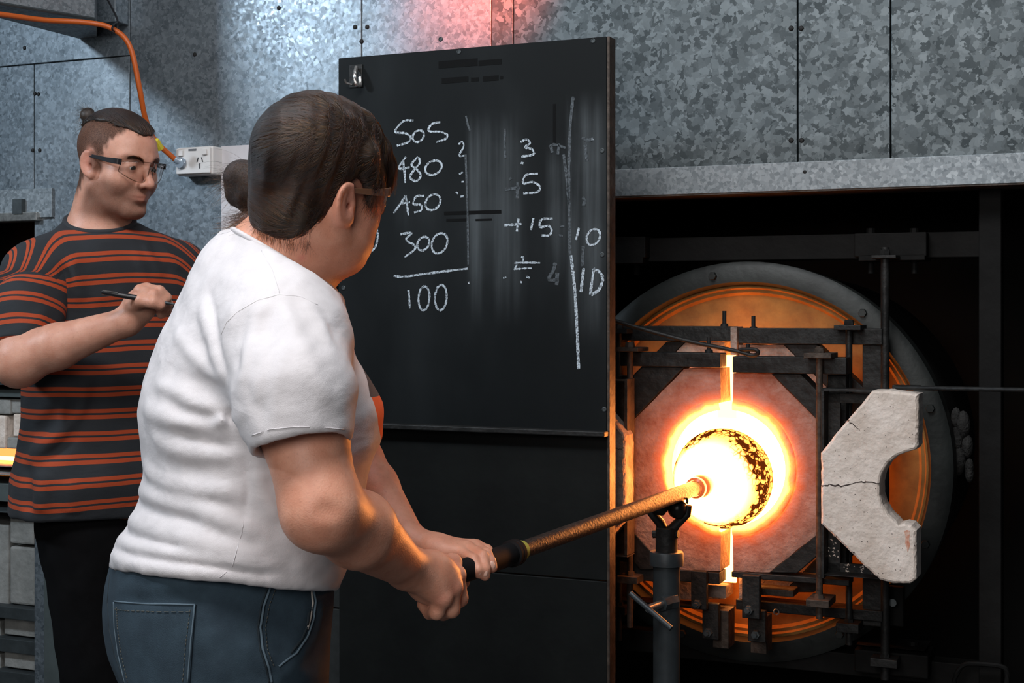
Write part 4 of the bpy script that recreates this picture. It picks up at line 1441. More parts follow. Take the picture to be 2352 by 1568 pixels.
def head_d(P, o):
    g = o.get
    c = np.float32
    d = smin(ell(P, (-.010, 0, .036), (.100, .0765, .083)), ell(P, (.030, 0, .030), (.065, .062, .062)), .02)
    d = smin(d, ell(P, (.030, 0, -.035), (.060, .058, .065)), .025)
    jw = g('jaw', .052)
    ay = P * np.array((1, 0, 1), c)
    ay[:, 1] = np.abs(P[:, 1])
    jr = g('jawr', .018)
    d = smin(d, cap(ay, (.004, jw, -.058), (.070, .012, -.097), jr, .019), .026)
    d = smin(d, ell(ay, (.079, 0, -.097), (.018, .022, .017)), .016)
    d = smin(d, ell(ay, (.022, 0, -.085), (.052, .045, .030)), .03)
    d = smin(d, ell(ay, (.056, .040, -.032), (.030, g('cheekw', .026), .032)), .022)
    if g('jowl', 0) > 0:
        d = smin(d, ell(ay, (.040, .040, -.075), (.036, .026, .030)), .025)
    if g('jowl', 0) > .6:
        d = smin(d, ell(ay, (.030, 0, -.108), (.045, .042, .026)), .03)
    d = smin(d, cap(ay, (.090, .010, .021), (.070, .050, .023), .0095, .0085), .014)
    d = smax(d, -ell(ay, (.106, .031, .000), (.022, .019, .013)), .014)
    d = smin(d, cap(ay, (.092, 0, .014), (.110, 0, -.026), .0065, .010), .012)
    d = smin(d, ell(ay, (.114, 0, -.033), (.0125, .0115, .011)), .008)
    d = smin(d, ell(ay, (.1025, .0135, -.037), (.012, .0075, .0085)), .006)
    d = smax(d, -ell(ay, (.1075, .0075, -.0445), (.006, .0036, .005)), .003)
    d = smin(d, ell(ay, (.080, 0, -.062), (.021, .028, .019)), .014)
    mx = np.abs(P[:, 1])
    d = smin(d, cap(ay, (.0975, .004, -.0600), (.086, .024, -.0655), .0054, .0028), .006)
    d = smin(d, cap(ay, (.0955, .0, -.0725), (.086, .021, -.0672), .0068, .0030), .006)
    d = smax(d, -cap(ay, (.1055, 0, -.0662), (.090, .027, -.0672), .0022, .0016), .003)
    d = smax(d, -ell(ay, (.099, 0, -.0845), (.008, .022, .006)), .012)
    lid = ell(ay, (.0775, .031, .001), (.0146, .0150, .0142))
    d = smin(d, lid, .006)
    d = smax(d, -ell(ay, (.094, .0315, -.0008), (.012, .0125, .0029)), .003)
    d = smin(d, ear_d(P, -1, g('flare', .26)), .004)
    d = smin(d, ear_d(P, 1, g('flare', .26)), .004)
    return d


class Head:
    def __init__(self, pos, yaw, pitch, roll, scale, opts):
        f = np.array((math.cos(yaw), math.sin(yaw), 0))
        l = np.array((-math.sin(yaw), math.cos(yaw), 0))
        z = np.array((0, 0, 1.0))
        f2 = f * math.cos(pitch) - z * math.sin(pitch)
        z2 = z * math.cos(pitch) + f * math.sin(pitch)
        l3 = l * math.cos(roll) + z2 * math.sin(roll)
        z3 = z2 * math.cos(roll) - l * math.sin(roll)
        self.R = np.stack([f2, l3, z3], 1)
        self.s, self.o = scale, opts
        self.c = np.zeros(3)
        ear = np.array((-.006, -.076, -.006))
        self.c = np.asarray(pos) - self.R @ ear * scale

    def w(self, p):
        return self.c + self.R @ np.asarray(p, float) * self.s

    def l(self, P):
        return ((P - self.c.astype(np.float32)) @ self.R.astype(np.float32)) / np.float32(self.s)

    def d(self, P):
        return head_d(self.l(P), self.o) * self.s


def skin(name, c, c2, dark=(0.018, 0.0125, 0.0095)):
    m = bpy.data.materials.new(name)
    m.use_nodes = True
    nt = m.node_tree
    L = nt.links.new
    b = nt.nodes['Principled BSDF']
    b.inputs['Roughness'].default_value = 0.46
    b.inputs['Specular IOR Level'].default_value = 0.4
    b.inputs['Subsurface Weight'].default_value = 0.12
    b.inputs['Subsurface Radius'].default_value = (1.0, .35, .2)
    b.inputs['Subsurface Scale'].default_value = 0.012
    tc = nt.nodes.new('ShaderNodeTexCoord')

    def noi(sc, det=4):
        n = nt.nodes.new('ShaderNodeTexNoise')
        n.inputs['Scale'].default_value = sc
        n.inputs['Detail'].default_value = det
        L(tc.outputs['Object'], n.inputs['Vector'])
        return n.outputs[0]

    def mixc(f, a, b_):
        x = nt.nodes.new('ShaderNodeMix')
        x.data_type = 'RGBA'
        for i, v in ((0, f), (6, a), (7, b_)):
            if isinstance(v, tuple):
                x.inputs[i].default_value = (*v, 1)
            elif isinstance(v, float):
                x.inputs[i].default_value = v
            else:
                L(v, x.inputs[i])
        return x.outputs[2]

    def att(nm):
        a = nt.nodes.new('ShaderNodeAttribute')
        a.attribute_name = nm
        return a.outputs['Fac']

    def mul(a, b_):
        x = nt.nodes.new('ShaderNodeMath')
        x.operation = 'MULTIPLY'
        for i, v in ((0, a), (1, b_)):
            if isinstance(v, float):
                x.inputs[i].default_value = v
            else:
                L(v, x.inputs[i])
        return x.outputs[0]

    def rng_(v, a, b_, c_=0., d_=1.):
        x = nt.nodes.new('ShaderNodeMapRange')
        for i, k in ((1, a), (2, b_), (3, c_), (4, d_)):
            x.inputs[i].default_value = k
        L(v, x.inputs[0])
        return x.outputs[0]

    base = mixc(rng_(noi(38, 6), .35, .68), c, c2)
    base = mixc(rng_(noi(260, 3), .58, .74, 0., .30), base, tuple(x * .62 for x in c))
    base = mixc(att('red'), base, (0.55, 0.17, 0.13))
    st = mul(att('dark'), rng_(noi(900, 2), .25, .62, .72, 1.0))
    base = mixc(st, base, dark)
    L(base, b.inputs['Base Color'])
    L(rng_(att('dark'), 0., .9, .4, .04), b.inputs['Specular IOR Level'])
    bp = nt.nodes.new('ShaderNodeBump')
    bp.inputs['Strength'].default_value = .22
    bp.inputs['Distance'].default_value = .002
    L(noi(420, 3), bp.inputs['Height'])
    L(bp.outputs[0], b.inputs['Normal'])
    return m


M['skin_w'] = skin('skin_fair', (0.62, 0.275, 0.175), (0.72, 0.36, 0.245))
M['skin_m'] = skin('skin_ruddy', (0.55, 0.265, 0.18), (0.63, 0.335, 0.24))
M['eye'] = mat('eye_white', (0.65, 0.62, 0.58), .15)
M['iris'] = mat('dark_iris', (0.03, 0.025, 0.02), .1)
M['hair_w'] = mat('dark_brown_hair', (0.020, 0.0125, 0.0075), .55, color2=(0.034, 0.021, 0.012), scale=40, stretch=(1, 1, 1))
M['hair_m'] = mat('brown_hair', (0.018, 0.012, 0.009), .55, color2=(0.030, 0.02, 0.014), scale=40)
m = bpy.data.materials.new('hair_fibre')
m.use_nodes = True
nt = m.node_tree
nt.nodes.remove(nt.nodes['Principled BSDF'])
hb = nt.nodes.new('ShaderNodeBsdfHairPrincipled')
hb.parametrization = 'MELANIN'
hb.inputs['Melanin'].default_value = .80
hb.inputs['Melanin Redness'].default_value = .55
hb.inputs['Roughness'].default_value = .38
hb.inputs['Radial Roughness'].default_value = .5
hb.inputs['Random Roughness'].default_value = .3
hb.inputs['Random Color'].default_value = .4
nt.links.new(hb.outputs[0], nt.nodes['Material Output'].inputs[0])
M['fibre_hair'] = m


def cloth(name, color, extra=None, bump=.15, rough=.85):
    m = mat(name, color, rough, var=.05, scale=30, bump=bump, bscale=900, Sheen_Weight=.02)
    nt = m.node_tree
    b = nt.nodes['Principled BSDF']
    fine = b.inputs['Normal'].links[0].from_node
    tc = nt.nodes.new('ShaderNodeTexCoord')
    mp = nt.nodes.new('ShaderNodeMapping')
    mp.inputs['Rotation'].default_value = (.3, .5, .2)
    mp.inputs['Scale'].default_value = (1, 1, 1.9)
    nt.links.new(tc.outputs['Object'], mp.inputs[0])
    n = nt.nodes.new('ShaderNodeTexNoise')
    n.inputs['Scale'].default_value = 11
    n.inputs['Detail'].default_value = 3
    n.inputs['Distortion'].default_value = .35
    nt.links.new(mp.outputs[0], n.inputs['Vector'])
    bp = nt.nodes.new('ShaderNodeBump')
    bp.inputs['Strength'].default_value = .2
    bp.inputs['Distance'].default_value = .02
    nt.links.new(n.outputs[0], bp.inputs['Height'])
    nt.links.new(bp.outputs[0], fine.inputs['Normal'])
    return m


M['denim'] = mat('blue_denim', (0.017, 0.036, 0.054), .85, color2=(0.030, 0.058, 0.082), scale=22, bump=.3, bscale=1200)
M['denim_dark'] = mat('denim_fold', (0.012, 0.022, 0.03), .85)
M['denim_edge'] = mat('worn_denim_edge', (0.10, 0.15, 0.19), .85)
M['stitch'] = mat('stitching', (0.085, 0.085, 0.07), .8)
M['lining'] = mat('pocket_lining', (0.45, 0.42, 0.38), .85)
M['black_jeans'] = mat('black_jeans', (0.0045, 0.0045, 0.005), .9, var=.3, scale=14, Specular_IOR_Level=.08)
M['shoe'] = mat('black_leather', (0.01, 0.01, 0.01), .4)
# white T-shirt with a printed chest badge, striped T-shirt
def attr_mat(name, base, bands, rough=.85):
    m = cloth(name, base)
    nt = m.node_tree
    L = nt.links.new
    b = nt.nodes['Principled BSDF']
    src = b.inputs['Base Color'].links[0].from_socket
    for (an, lo, hi, period, col) in bands:
        a = nt.nodes.new('ShaderNodeAttribute')
        a.attribute_name = an
        v = a.outputs['Fac']
        if period:
            x = nt.nodes.new('ShaderNodeMath')
            x.operation = 'DIVIDE'
            L(v, x.inputs[0])
            x.inputs[1].default_value = period
            y = nt.nodes.new('ShaderNodeMath')
            y.operation = 'FRACT'
            L(x.outputs[0], y.inputs[0])
            v = y.outputs[0]
        g1 = nt.nodes.new('ShaderNodeMath')
        g1.operation = 'GREATER_THAN'
        L(v, g1.inputs[0])
        g1.inputs[1].default_value = lo
        g2 = nt.nodes.new('ShaderNodeMath')
        g2.operation = 'LESS_THAN'
        L(v, g2.inputs[0])
        g2.inputs[1].default_value = hi
        mu = nt.nodes.new('ShaderNodeMath')
        mu.operation = 'MULTIPLY'
        L(g1.outputs[0], mu.inputs[0])
        L(g2.outputs[0], mu.inputs[1])
        mx = nt.nodes.new('ShaderNodeMix')
        mx.data_type = 'RGBA'
        L(mu.outputs[0], mx.inputs[0])
        L(src, mx.inputs[6])
        mx.inputs[7].default_value = (*col, 1)
        src = mx.outputs[2]
    L(src, b.inputs['Base Color'])
    return m


M['tee_white'] = attr_mat('white_cotton', (0.69, 0.67, 0.685), [('print', .002, 9, 0, (0.85, 0.11, 0.015)), ('print_top', .0, 9, 0, (0.06, 0.055, 0.06))])
M['tee_stripe'] = attr_mat('striped_cotton', (0.013, 0.016, 0.020), [('stripe', 0.0, .185, .046, (0.36, 0.048, 0.009)), ('stripe', .275, .45, .046, (0.36, 0.048, 0.009)), ('seam', .5, 2, 0, (0.010, 0.011, 0.013))])


def strands(name, curves, m, parent, org, r0=.00028, r1=.0001):
    hc = bpy.data.hair_curves.new(name)
    hc.add_curves([len(c) for c in curves])
    P = np.concatenate(curves) - np.asarray(org)
    hc.position_data.foreach_set('vector', P.astype(np.float32).ravel())
    R = np.concatenate([np.linspace(r0, r1, len(c)) for c in curves])
    at = hc.attributes.get('radius') or hc.attributes.new('radius', 'FLOAT', 'POINT')
    at.data.foreach_set('value', R.astype(np.float32))
    hc.materials.append(m)
    o = bpy.data.objects.new(name, hc)
    COL.objects.link(o)
    o.parent = parent
    o['kind'] = 'stuff'
    return o


def flow(f, seeds, dirf, step, n, off=.0012, jit=.25, lift=None):
    """Grow strands over the surface f, following dirf."""
    P = onto(f, seeds, off, 4)
    out = [P.copy()]
    J = rng.normal(0, jit, P.shape).astype(np.float32)
    for k in range(n):
        g = grad(f, P)
        d = dirf(P) + J * (1 if k else 0)
        d = d - g * (d * g).sum(1, keepdims=True)
        d /= (np.linalg.norm(d, axis=1, keepdims=True) + 1e-9)
        P = P + d * step
        P = P - grad(f, P) * (f(P) - off)[:, None]
        out.append(P.copy())
        J = J * .8 + rng.normal(0, jit * .4, P.shape).astype(np.float32)
    return [np.stack([o[i] for o in out]) for i in range(len(seeds))]


def seam(f, px, m, parent, org, name='seam', r=.0012, off=.0004, per=8, dash=None):
    pts = []
    for i in range(len(px) - 1):
        for k in range(per):
            t_ = k / per
            pts.append((px[i][0] + (px[i + 1][0] - px[i][0]) * t_, px[i][1] + (px[i + 1][1] - px[i][1]) * t_))
    pts.append(px[-1])
    H = onto(f, hit(f, pts), off)
    mb = MB()
    if dash:
        for i in range(0, len(H) - dash, dash + 1):
            mb.tube(list(H[i:i + dash + 1]), r, 5)
    else:
        mb.tube(list(H), r, 6)
    o = mb.build(name, m, parent, org, smooth='all')
    if dash:
        o['kind'] = 'stuff'
    return o


def interp(z, T, col):
    return np.interp(z, T[:, 0], T[:, col]).astype(np.float32)


def smooth_table(rows, n=400):
    """Rows (z, cx, cy, a, b), sorted by z, resampled with a smooth curve."""
    R = np.array(sorted(rows))
    zz = np.linspace(R[0, 0], R[-1, 0], n)
    out = [zz]
    for c in range(1, R.shape[1]):
        y = np.interp(zz, R[:, 0], R[:, c])
        k = np.hanning(25)
        k /= k.sum()
        y = np.convolve(np.pad(y, 12, mode='edge'), k, 'valid')
        out.append(y)
    return np.stack(out, 1)


def loft_d(P, T, F, Sd, n=2.3):
    z = P[:, 2]
    dx = P[:, 0] - interp(z, T, 1)
    dy = P[:, 1] - interp(z, T, 2)
    a, b = interp(z, T, 3), interp(z, T, 4)
    f = np.abs(dx * F[0] + dy * F[1])
    s = np.abs(dx * Sd[0] + dy * Sd[1])
    q = ((f / a) ** n + (s / b) ** n + 1e-9) ** (1 / n)
    d = (q - 1) * np.minimum(a, b) * .95
    e = np.maximum(T[0, 0] - z, z - T[-1, 0])
    return np.maximum(d, e)


def table(rows, yc, phi):
    """Picture silhouettes (row, left, right, half-width) at depth yc turned into a table of sections facing phi."""
    out = []
    for r in rows:
        py, xl, xr, b = r[:4]
        y = r[4] if len(r) > 4 else yc
        z = CZ - (py - HY) / FPX * y
        cx = ((xl + xr) / 2 - CX) / FPX * y
        e = (xr - xl) / 2 / FPX * y
        a = math.sqrt(max(e * e - (b * math.sin(phi)) ** 2, (.35 * e) ** 2)) / abs(math.cos(phi))
        out.append((z, cx, y, a, b))
    return smooth_table(out)


def folds(f0, lst):
    """Cloth folds: (picture polyline on the surface f0, width, height)."""
    L_ = []
    for px, wd, am in lst:
        H = hit(f0, px)
        H = np.array(spline(list(H), 6)) if len(H) > 2 else np.linspace(H[0], H[1], 8)
        L_.append((H.astype(np.float32), wd, am))
    return L_


def fold_disp(P, L_):
    out = np.zeros(len(P), np.float32)
    for H, wd, am in L_:
        lo, hi = H.min(0) - 3 * wd, H.max(0) + 3 * wd
        m = ((P > lo) & (P < hi)).all(1)
        if not m.any():
            continue
        p = P[m]
        best = np.full(len(p), 9., np.float32)
        n = len(H) - 1
        tt = np.zeros(len(p), np.float32)
        for i in range(n):
            a, b = H[i], H[i + 1]
            ba = b - a
            h = np.clip(((p - a) @ ba) / (ba @ ba + 1e-12), 0, 1)
            d = ((p - a - h[:, None] * ba) ** 2).sum(1)
            c = d < best
            best[c] = d[c]
            tt[c] = (i + h[c]) / n
        out[m] += am * np.exp(-best / (wd * wd)) * np.minimum(1, 6 * np.minimum(tt, 1 - tt) + .15)
    return out


def collar(body, c, n, m_, parent, org, r=.006, off=.0015, lift=0.0):
    """Ribbed neckband lying round the neck in the plane of the neck hole."""
    c, n = np.asarray(c, float), nrm(n)
    a = nrm(np.cross(n, (0.2, 1, 0)))
    b = np.cross(n, a)
    A = np.linspace(0, 2 * math.pi, 49)
    D = np.cos(A)[:, None] * a + np.sin(A)[:, None] * b
    t = np.full(len(A), .02)
    for _ in range(60):
        d = body((c + D * t[:, None]).astype(np.float32))
        t = t + np.clip(off - d, -.004, .004) * .8
    t = np.convolve(np.concatenate([t[-4:-1], t, t[1:4]]), np.ones(7) / 7, 'valid')
    P = c + D * t[:, None] + n * lift
    return MB().tube(list(P), r, 10, cap=False).build('collar_rib', m_, parent, org, smooth='all')


def eyes(Hd, person, org):
    for s in (-1, 1):
        c = Hd.w((.0772, s * .031, .001))
        e = MB().ball(c, .0131 * Hd.s, 12).build('eye', M['eye'], person, org, smooth='all')
        look = Hd.R @ nrm((1, 0, -.36))
        MB().lathe([(.0001, .0004), (.004, .0001), (.0070, -.0016)], c + look * .0133 * Hd.s, look, 16).build('iris', M['iris'], e, org, smooth='all')
# ================================================================== THE WOMAN AT THE BLOWPIPE
PHI = math.radians(25)
FW = np.array([math.cos(PHI), math.sin(PHI)])
SW = np.array([math.sin(PHI), -math.cos(PHI)])          # towards her right side
wo = WP(520, 1500, 1.96)
wo[2] = 0
woman = thing('person', 'woman in a white T-shirt and blue jeans, hair in a bun, holding a blowpipe', 'person', wo)

TW = table([(560, 520, 650, .085), (580, 490, 690, .11), (610, 455, 722, .14), (650, 420, 745, .155), (700, 392, 768, .165), (760, 366, 792, .17), (820, 347, 818, .172), (880, 333, 854, .172), (925, 327, 874, .172),
            (950, 326, 879, .172), (1000, 328, 873, .172), (1040, 333, 858, .172), (1080, 332, 843, .174), (1130, 326, 836, .178), (1200, 298, 826, .186), (1260, 258, 806, .194), (1300, 250, 792, .196), (1350, 250, 774, .196), (1380, 250, 770, .196)], 1.95, PHI)
SHR, ELR, WRR = WP(655, 785, 1.79), WP(738, 1172, 1.71), WP(936, 1304, 1.93)
SHL, ELL, WRL = WP(688, 795, 2.12), WP(806, 1055, 2.20), WP(946, 1247, 2.115)
HW = Head(WP(792, 463, 1.885), math.radians(45), math.radians(-2), math.radians(11), .90, dict(jaw=.050, jawr=.020, cheekw=.030, jowl=1, flare=.08))
NB = WP(640, 625, 1.965)
NT = HW.w((-.030, 0, -.045))


def hand_wr(P):
    kn = [WP(1040, 1292, 2.005), WP(1049, 1320, 1.985), WP(1041, 1350, 1.962), WP(1016, 1375, 1.945)]
    fg = [[kn[0], WP(1060, 1334, 2.035), WP(1040, 1362, 2.062), WP(1010, 1352, 2.06)],
          [kn[1], WP(1055, 1374, 1.992), WP(1036, 1392, 2.028), WP(1008, 1376, 2.045)],
          [kn[2], WP(1037, 1399, 1.966), WP(1018, 1406, 2.0), WP(994, 1388, 2.02)],
          [kn[3], WP(1003, 1405, 1.948), WP(988, 1406, 1.978), WP(972, 1388, 1.995)]]
    wr = WRR
    d = cap(P, wr, WP(985, 1318, 1.955), .0275, .0285)
    d = smin(d, ell(P, WP(992, 1330, 1.965), (.037, .022, .036)), .02)
    for k in range(4):
        d = smin(d, cap(P, WP(962 + 4 * k, 1300 + 9 * k, 1.95 - .004 * k), kn[k], .0165, .0128), .012)
        d = smin(d, ell(P, kn[k], (.0128, .0128, .0128)), .005)
    r = [.0116, .0122, .0117, .0106]
    for k in range(4):
        d = smin(d, chain(P, fg[k], [r[k] * 1.0, r[k], r[k] * .93, r[k] * .85], .004), .0018)
    d = smin(d, chain(P, [WP(965, 1310, 1.985), WP(1002, 1300, 2.025), WP(1030, 1306, 2.05), WP(1050, 1316, 2.055)], [.018, .0145, .0125, .0105], .005), .008)
    return d


def hand_wl(P):
    kn = [WP(1058, 1268, 2.080), WP(1073, 1257, 2.095), WP(1088, 1253, 2.115), WP(1096, 1254, 2.140)]
    fg = [[kn[0], WP(1088, 1286, 2.048), WP(1098, 1308, 2.036), WP(1101, 1318, 2.038)],
          [kn[1], WP(1108, 1278, 2.058), WP(1113, 1307, 2.042), WP(1114, 1322, 2.042)],
          [kn[2], WP(1116, 1272, 2.075), WP(1126, 1290, 2.060), WP(1131, 1303, 2.056)],
          [kn[3], WP(1118, 1264, 2.110), WP(1127, 1277, 2.095), WP(1133, 1290, 2.085)]]
    d = cap(P, WRL, WP(1000, 1256, 2.105), .0235, .0215)
    d = smin(d, ell(P, WP(1022, 1263, 2.108), (.034, .036, .0165)), .018)
    for k in range(4):
        d = smin(d, cap(P, WP(990, 1258, 2.095 + .008 * k), kn[k], .0135, .0105), .010)
    r = [.0090, .0098, .0098, .0094]
    for k in range(4):
        d = smin(d, chain(P, fg[k], [r[k], r[k] * .97, r[k] * .88, r[k] * .78], .003), .0015)
    d = smin(d, chain(P, [WP(990, 1264, 2.135), WP(1035, 1288, 2.155), WP(1066, 1302, 2.145), WP(1090, 1308, 2.130)], [.015, .0125, .0110, .0092], .004), .008)
    return d


def wbody(P):
    d = local(P, HW.c - .145, HW.c + .145, HW.d, .03)
    d = smin(d, cap(P, NB, NT, .066, .056), .035)
    # nape and upper back, inner trunk under the shirt
    d = smin(d, cap(P, WP(615, 700, 1.965), WP(648, 615, 1.955), .062, .050), .04)
    d = smin(d, cap(P, SHR, SHL, .048, .048), .04)
    d = smin(d, ell(P, WP(590, 900, 1.95), (.10, .10, .22)), .05)
    d = smin(d, ell(P, WP(520, 1260, 1.95), (.11, .12, .14)), .05)
    fr = ELR + (WRR - ELR) * .36
    d = smin(d, chain(P, [SHR, SHR + (ELR - SHR) * .55, ELR], [.056, .0530, .0465], .01), .03)
    d = smin(d, chain(P, [ELR, fr + (.004, 0, .004), WRR], [.0435, .0480, .0272], .012), .024)
    fl_ = ELL + (WRL - ELL) * .35
    d = smin(d, chain(P, [SHL, ELL], [.054, .046], .01), .03)
    d = smin(d, chain(P, [ELL, fl_, WRL], [.043, .041, .0235], .01), .02)
    d = smin(d, local(P, WRR - (.02, .06, .09), WRR + (.11, .16, .06), hand_wr), .016)
    d = smin(d, local(P, WRL - (.02, .12, .08), WRL + (.14, .09, .05), hand_wl), .012)
    # elbow dimple
    d = smax(d, -ell(P, WP(758, 1172, 1.655), (.008, .004, .004)), .02)
    return d


lo = np.array([WP(280, 700, 1.95)[0] - .02, 1.56, .90])
hi = np.array([.07, 2.36, 1.70])
V, Fc = largest(*surfnets(wbody, lo, hi, .0024))
Lh = HW.l(V.astype(np.float32))
lips = np.exp(-(((Lh[:, 0] - .095) / .014) ** 2 + (np.abs(Lh[:, 1]) / .02) ** 2 + ((Lh[:, 2] + .066) / .009) ** 2))
earm = np.exp(-(((Lh[:, 0] + .006) / .022) ** 2 + ((np.abs(Lh[:, 1]) - .078) / .014) ** 2 + ((Lh[:, 2] + .004) / .036) ** 2))
cheek = np.exp(-(((Lh[:, 0] - .062) / .03) ** 2 + ((np.abs(Lh[:, 1]) - .05) / .03) ** 2 + ((Lh[:, 2] + .03) / .03) ** 2))
spot = hit(wbody, [(693, 592)])[0]
sp_m = np.exp(-((V - spot) ** 2).sum(1) / .006 ** 2)
knm = sum(np.exp(-((V - k) ** 2).sum(1) / .012 ** 2) for k in (WP(1040, 1292, 1.992), WP(1049, 1320, 1.972), WP(1041, 1350, 1.95), WP(1016, 1375, 1.933)))
brow = np.exp(-(((Lh[:, 0] - .088) / .012) ** 2 + ((np.abs(Lh[:, 1]) - .032) / .018) ** 2 + ((Lh[:, 2] - .021) / .0045) ** 2))
bodyw = mesh_obj('body', V, Fc, M['skin_w'], woman, wo, dict(red=np.clip(lips * .8 + earm * .45 + cheek * .25 + sp_m * .6 + knm * .3, 0, 1), dark=np.clip(brow, 0, .9)))
eyes(HW, woman, wo)
M['nail'] = mat('fingernail', (.72, .46, .36), .25)
for (x_, y_, Y_, tx) in ((1100, 1311, 2.0305, .1), (1114, 1315, 2.0345, .05), (1131, 1297, 2.0495, .25)):
    nb = MB().ball((0, 0, 0), .0048, 8, (.85, .32, 1.25))
    cs, sn = math.cos(tx), math.sin(tx)
    c_ = WP(x_, y_, Y_)
    nb.v = [(p[0] * cs - p[2] * sn + c_[0], p[1] + c_[1], p[0] * sn + p[2] * cs + c_[2]) for p in nb.v]
    nb.build('fingernail', M['nail'], bodyw, wo, smooth='all')

# ------------------------------------------------ T-shirt
pa, pb_, pc_ = WP(546, 533, 1.99), WP(640, 582, 1.86), WP(737, 648, 2.03)
CN = nrm(np.cross(pb_ - pa, pc_ - pa))
CN = CN if CN[2] > 0 else -CN
HP = [WP(247, 1306, 1.95), WP(500, 1336, 1.76), WP(772, 1356, 1.96)]
HN = nrm(np.cross(HP[1] - HP[0], HP[2] - HP[0]))
HN = HN if HN[2] > 0 else -HN
SLM, SLH = WP(676, 900, 1.735), WP(690, 1024, 1.715)
AX = nrm(SLH - SLM)
AXC = nrm(AX + np.array((.05, 0, -.02)))
NECKT = smooth_table([(1.36, 0, 0, 1, 1), (1.5, 0, 0, 1, 1)])


def tee_base(P):
    d = loft_d(P, TW, FW, SW, 2.25)
    # shoulders, slope from the neck, back of the neck
    d = smin(d, cap(P, WP(625, 715, 1.95), SHR + (0, .02, .0), .078, .073), .05)
    d = smin(d, cap(P, WP(645, 720, 1.97), SHL - (0, .02, 0), .078, .070), .05)
    d = smin(d, cap(P, WP(578, 668, 1.96), WP(565, 640, 1.965), .072, .061), .05)
    d = smin(d, cap(P, WP(565, 640, 1.965), WP(640, 632, 1.95), .060, .052), .03)
    d = smin(d, cap(P, NB - (NT - NB) * .5, NT, .074, .066), .02)
    d = smax(d, (P - pa.astype(np.float32)) @ CN.astype(np.float32), .006)
    s_ = chain(P, [SHR + (0, .01, -.005), SLM, SLH + AX * .03], [.0735, .0690, .0590], .03)
    s_ = smax(s_, (P - SLH.astype(np.float32)) @ AXC.astype(np.float32), .003)
    d = smin(d, s_, .035)
    l_ = chain(P, [SHL, SHL + (ELL - SHL) * .6], [.070, .062], .03)
    l_ = smax(l_, (P - (SHL + (ELL - SHL) * .55).astype(np.float32)) @ nrm(ELL - SHL).astype(np.float32), .003)
    d = smin(d, l_, .035)
    hem = (HP[0].astype(np.float32) - P) @ HN.astype(np.float32)
    return smax(d, hem, .004)


FT = [
    ([(332, 1066), (362, 1096), (412, 1112), (493, 1126), (560, 1134)], 0.0101, 0.0095),
    ([(306, 1120), (356, 1142), (464, 1175), (540, 1206), (600, 1226)], 0.0109, 0.0095),
    ([(276, 1180), (323, 1206), (422, 1235), (526, 1263), (600, 1290)], 0.0109, 0.0104),
    ([(256, 1226), (304, 1252), (398, 1272), (530, 1289), (640, 1304)], 0.0086, 0.0095),
    ([(249, 1270), (294, 1290), (400, 1308), (520, 1322), (640, 1340), (760, 1350)], 0.0078, 0.0066),
    ([(300, 1142), (340, 1166), (400, 1184), (470, 1200)], 0.0062, -0.0047),
    ([(268, 1206), (310, 1232), (390, 1254), (520, 1276)], 0.0062, -0.0059),
    ([(252, 1250), (300, 1274), (400, 1291), (520, 1303), (640, 1318)], 0.0055, -0.0047),
    ([(330, 930), (375, 958), (430, 972), (500, 968), (560, 958)], 0.0109, 0.0076),
    ([(385, 925), (430, 950), (480, 960), (530, 958), (575, 972)], 0.0086, -0.0047),
    ([(345, 1000), (400, 1030), (470, 1046), (560, 1046)], 0.0109, 0.0057),
    ([(400, 985), (460, 1010), (520, 1022), (575, 1030)], 0.0078, -0.0041),
    ([(462, 690), (478, 760), (500, 830), (520, 880)], 0.0094, 0.0066),
    ([(404, 760), (440, 810), (480, 850), (515, 880)], 0.0086, 0.0066),
    ([(380, 838), (420, 862), (470, 892), (530, 915)], 0.0094, -0.0035),
    ([(360, 880), (400, 900), (450, 925), (510, 940)], 0.0086, 0.0057),
    ([(478, 660), (490, 720), (505, 800), (520, 850)], 0.0062, -0.0035),
    ([(560, 1052), (572, 1110), (566, 1160), (556, 1230)], 0.0047, -0.0035),
    ([(590, 1080), (600, 1130), (640, 1200)], 0.0094, 0.0057),
    ([(606, 690), (580, 760), (560, 840), (548, 890)], 0.0109, 0.0047),
    ([(650, 690), (680, 770), (715, 850), (760, 930)], 0.0117, 0.0047),
    ([(600, 720), (620, 800), (610, 900), (600, 980)], 0.0109, -0.0024),
    ([(700, 690), (735, 740), (760, 800)], 0.0094, 0.0038),
    ([(540, 800), (560, 880), (600, 960)], 0.0094, -0.0024),
    ([(470, 610), (530, 640), (600, 650)], 0.0156, 0.0029),
]
FT = folds(tee_base, FT)
hole_a, hole_b = SHR + (0, .01, 0), SLH + AX * .06
TWI = TW.copy()


def tee(P):
    d = tee_base(P)
    near = np.abs(d) < .03
    if near.any():
        q = P[near]
        d[near] = d[near] - fold_disp(q, FT) - .0012 * wob(q, 55, 3) - .0008 * wob(q, 130, 4)
    # open sleeve end and open hem
    d = smax(d, -cap(P, SLH - AX * .05, SLH + AX * .06, .052, .0535), .002)
    return d


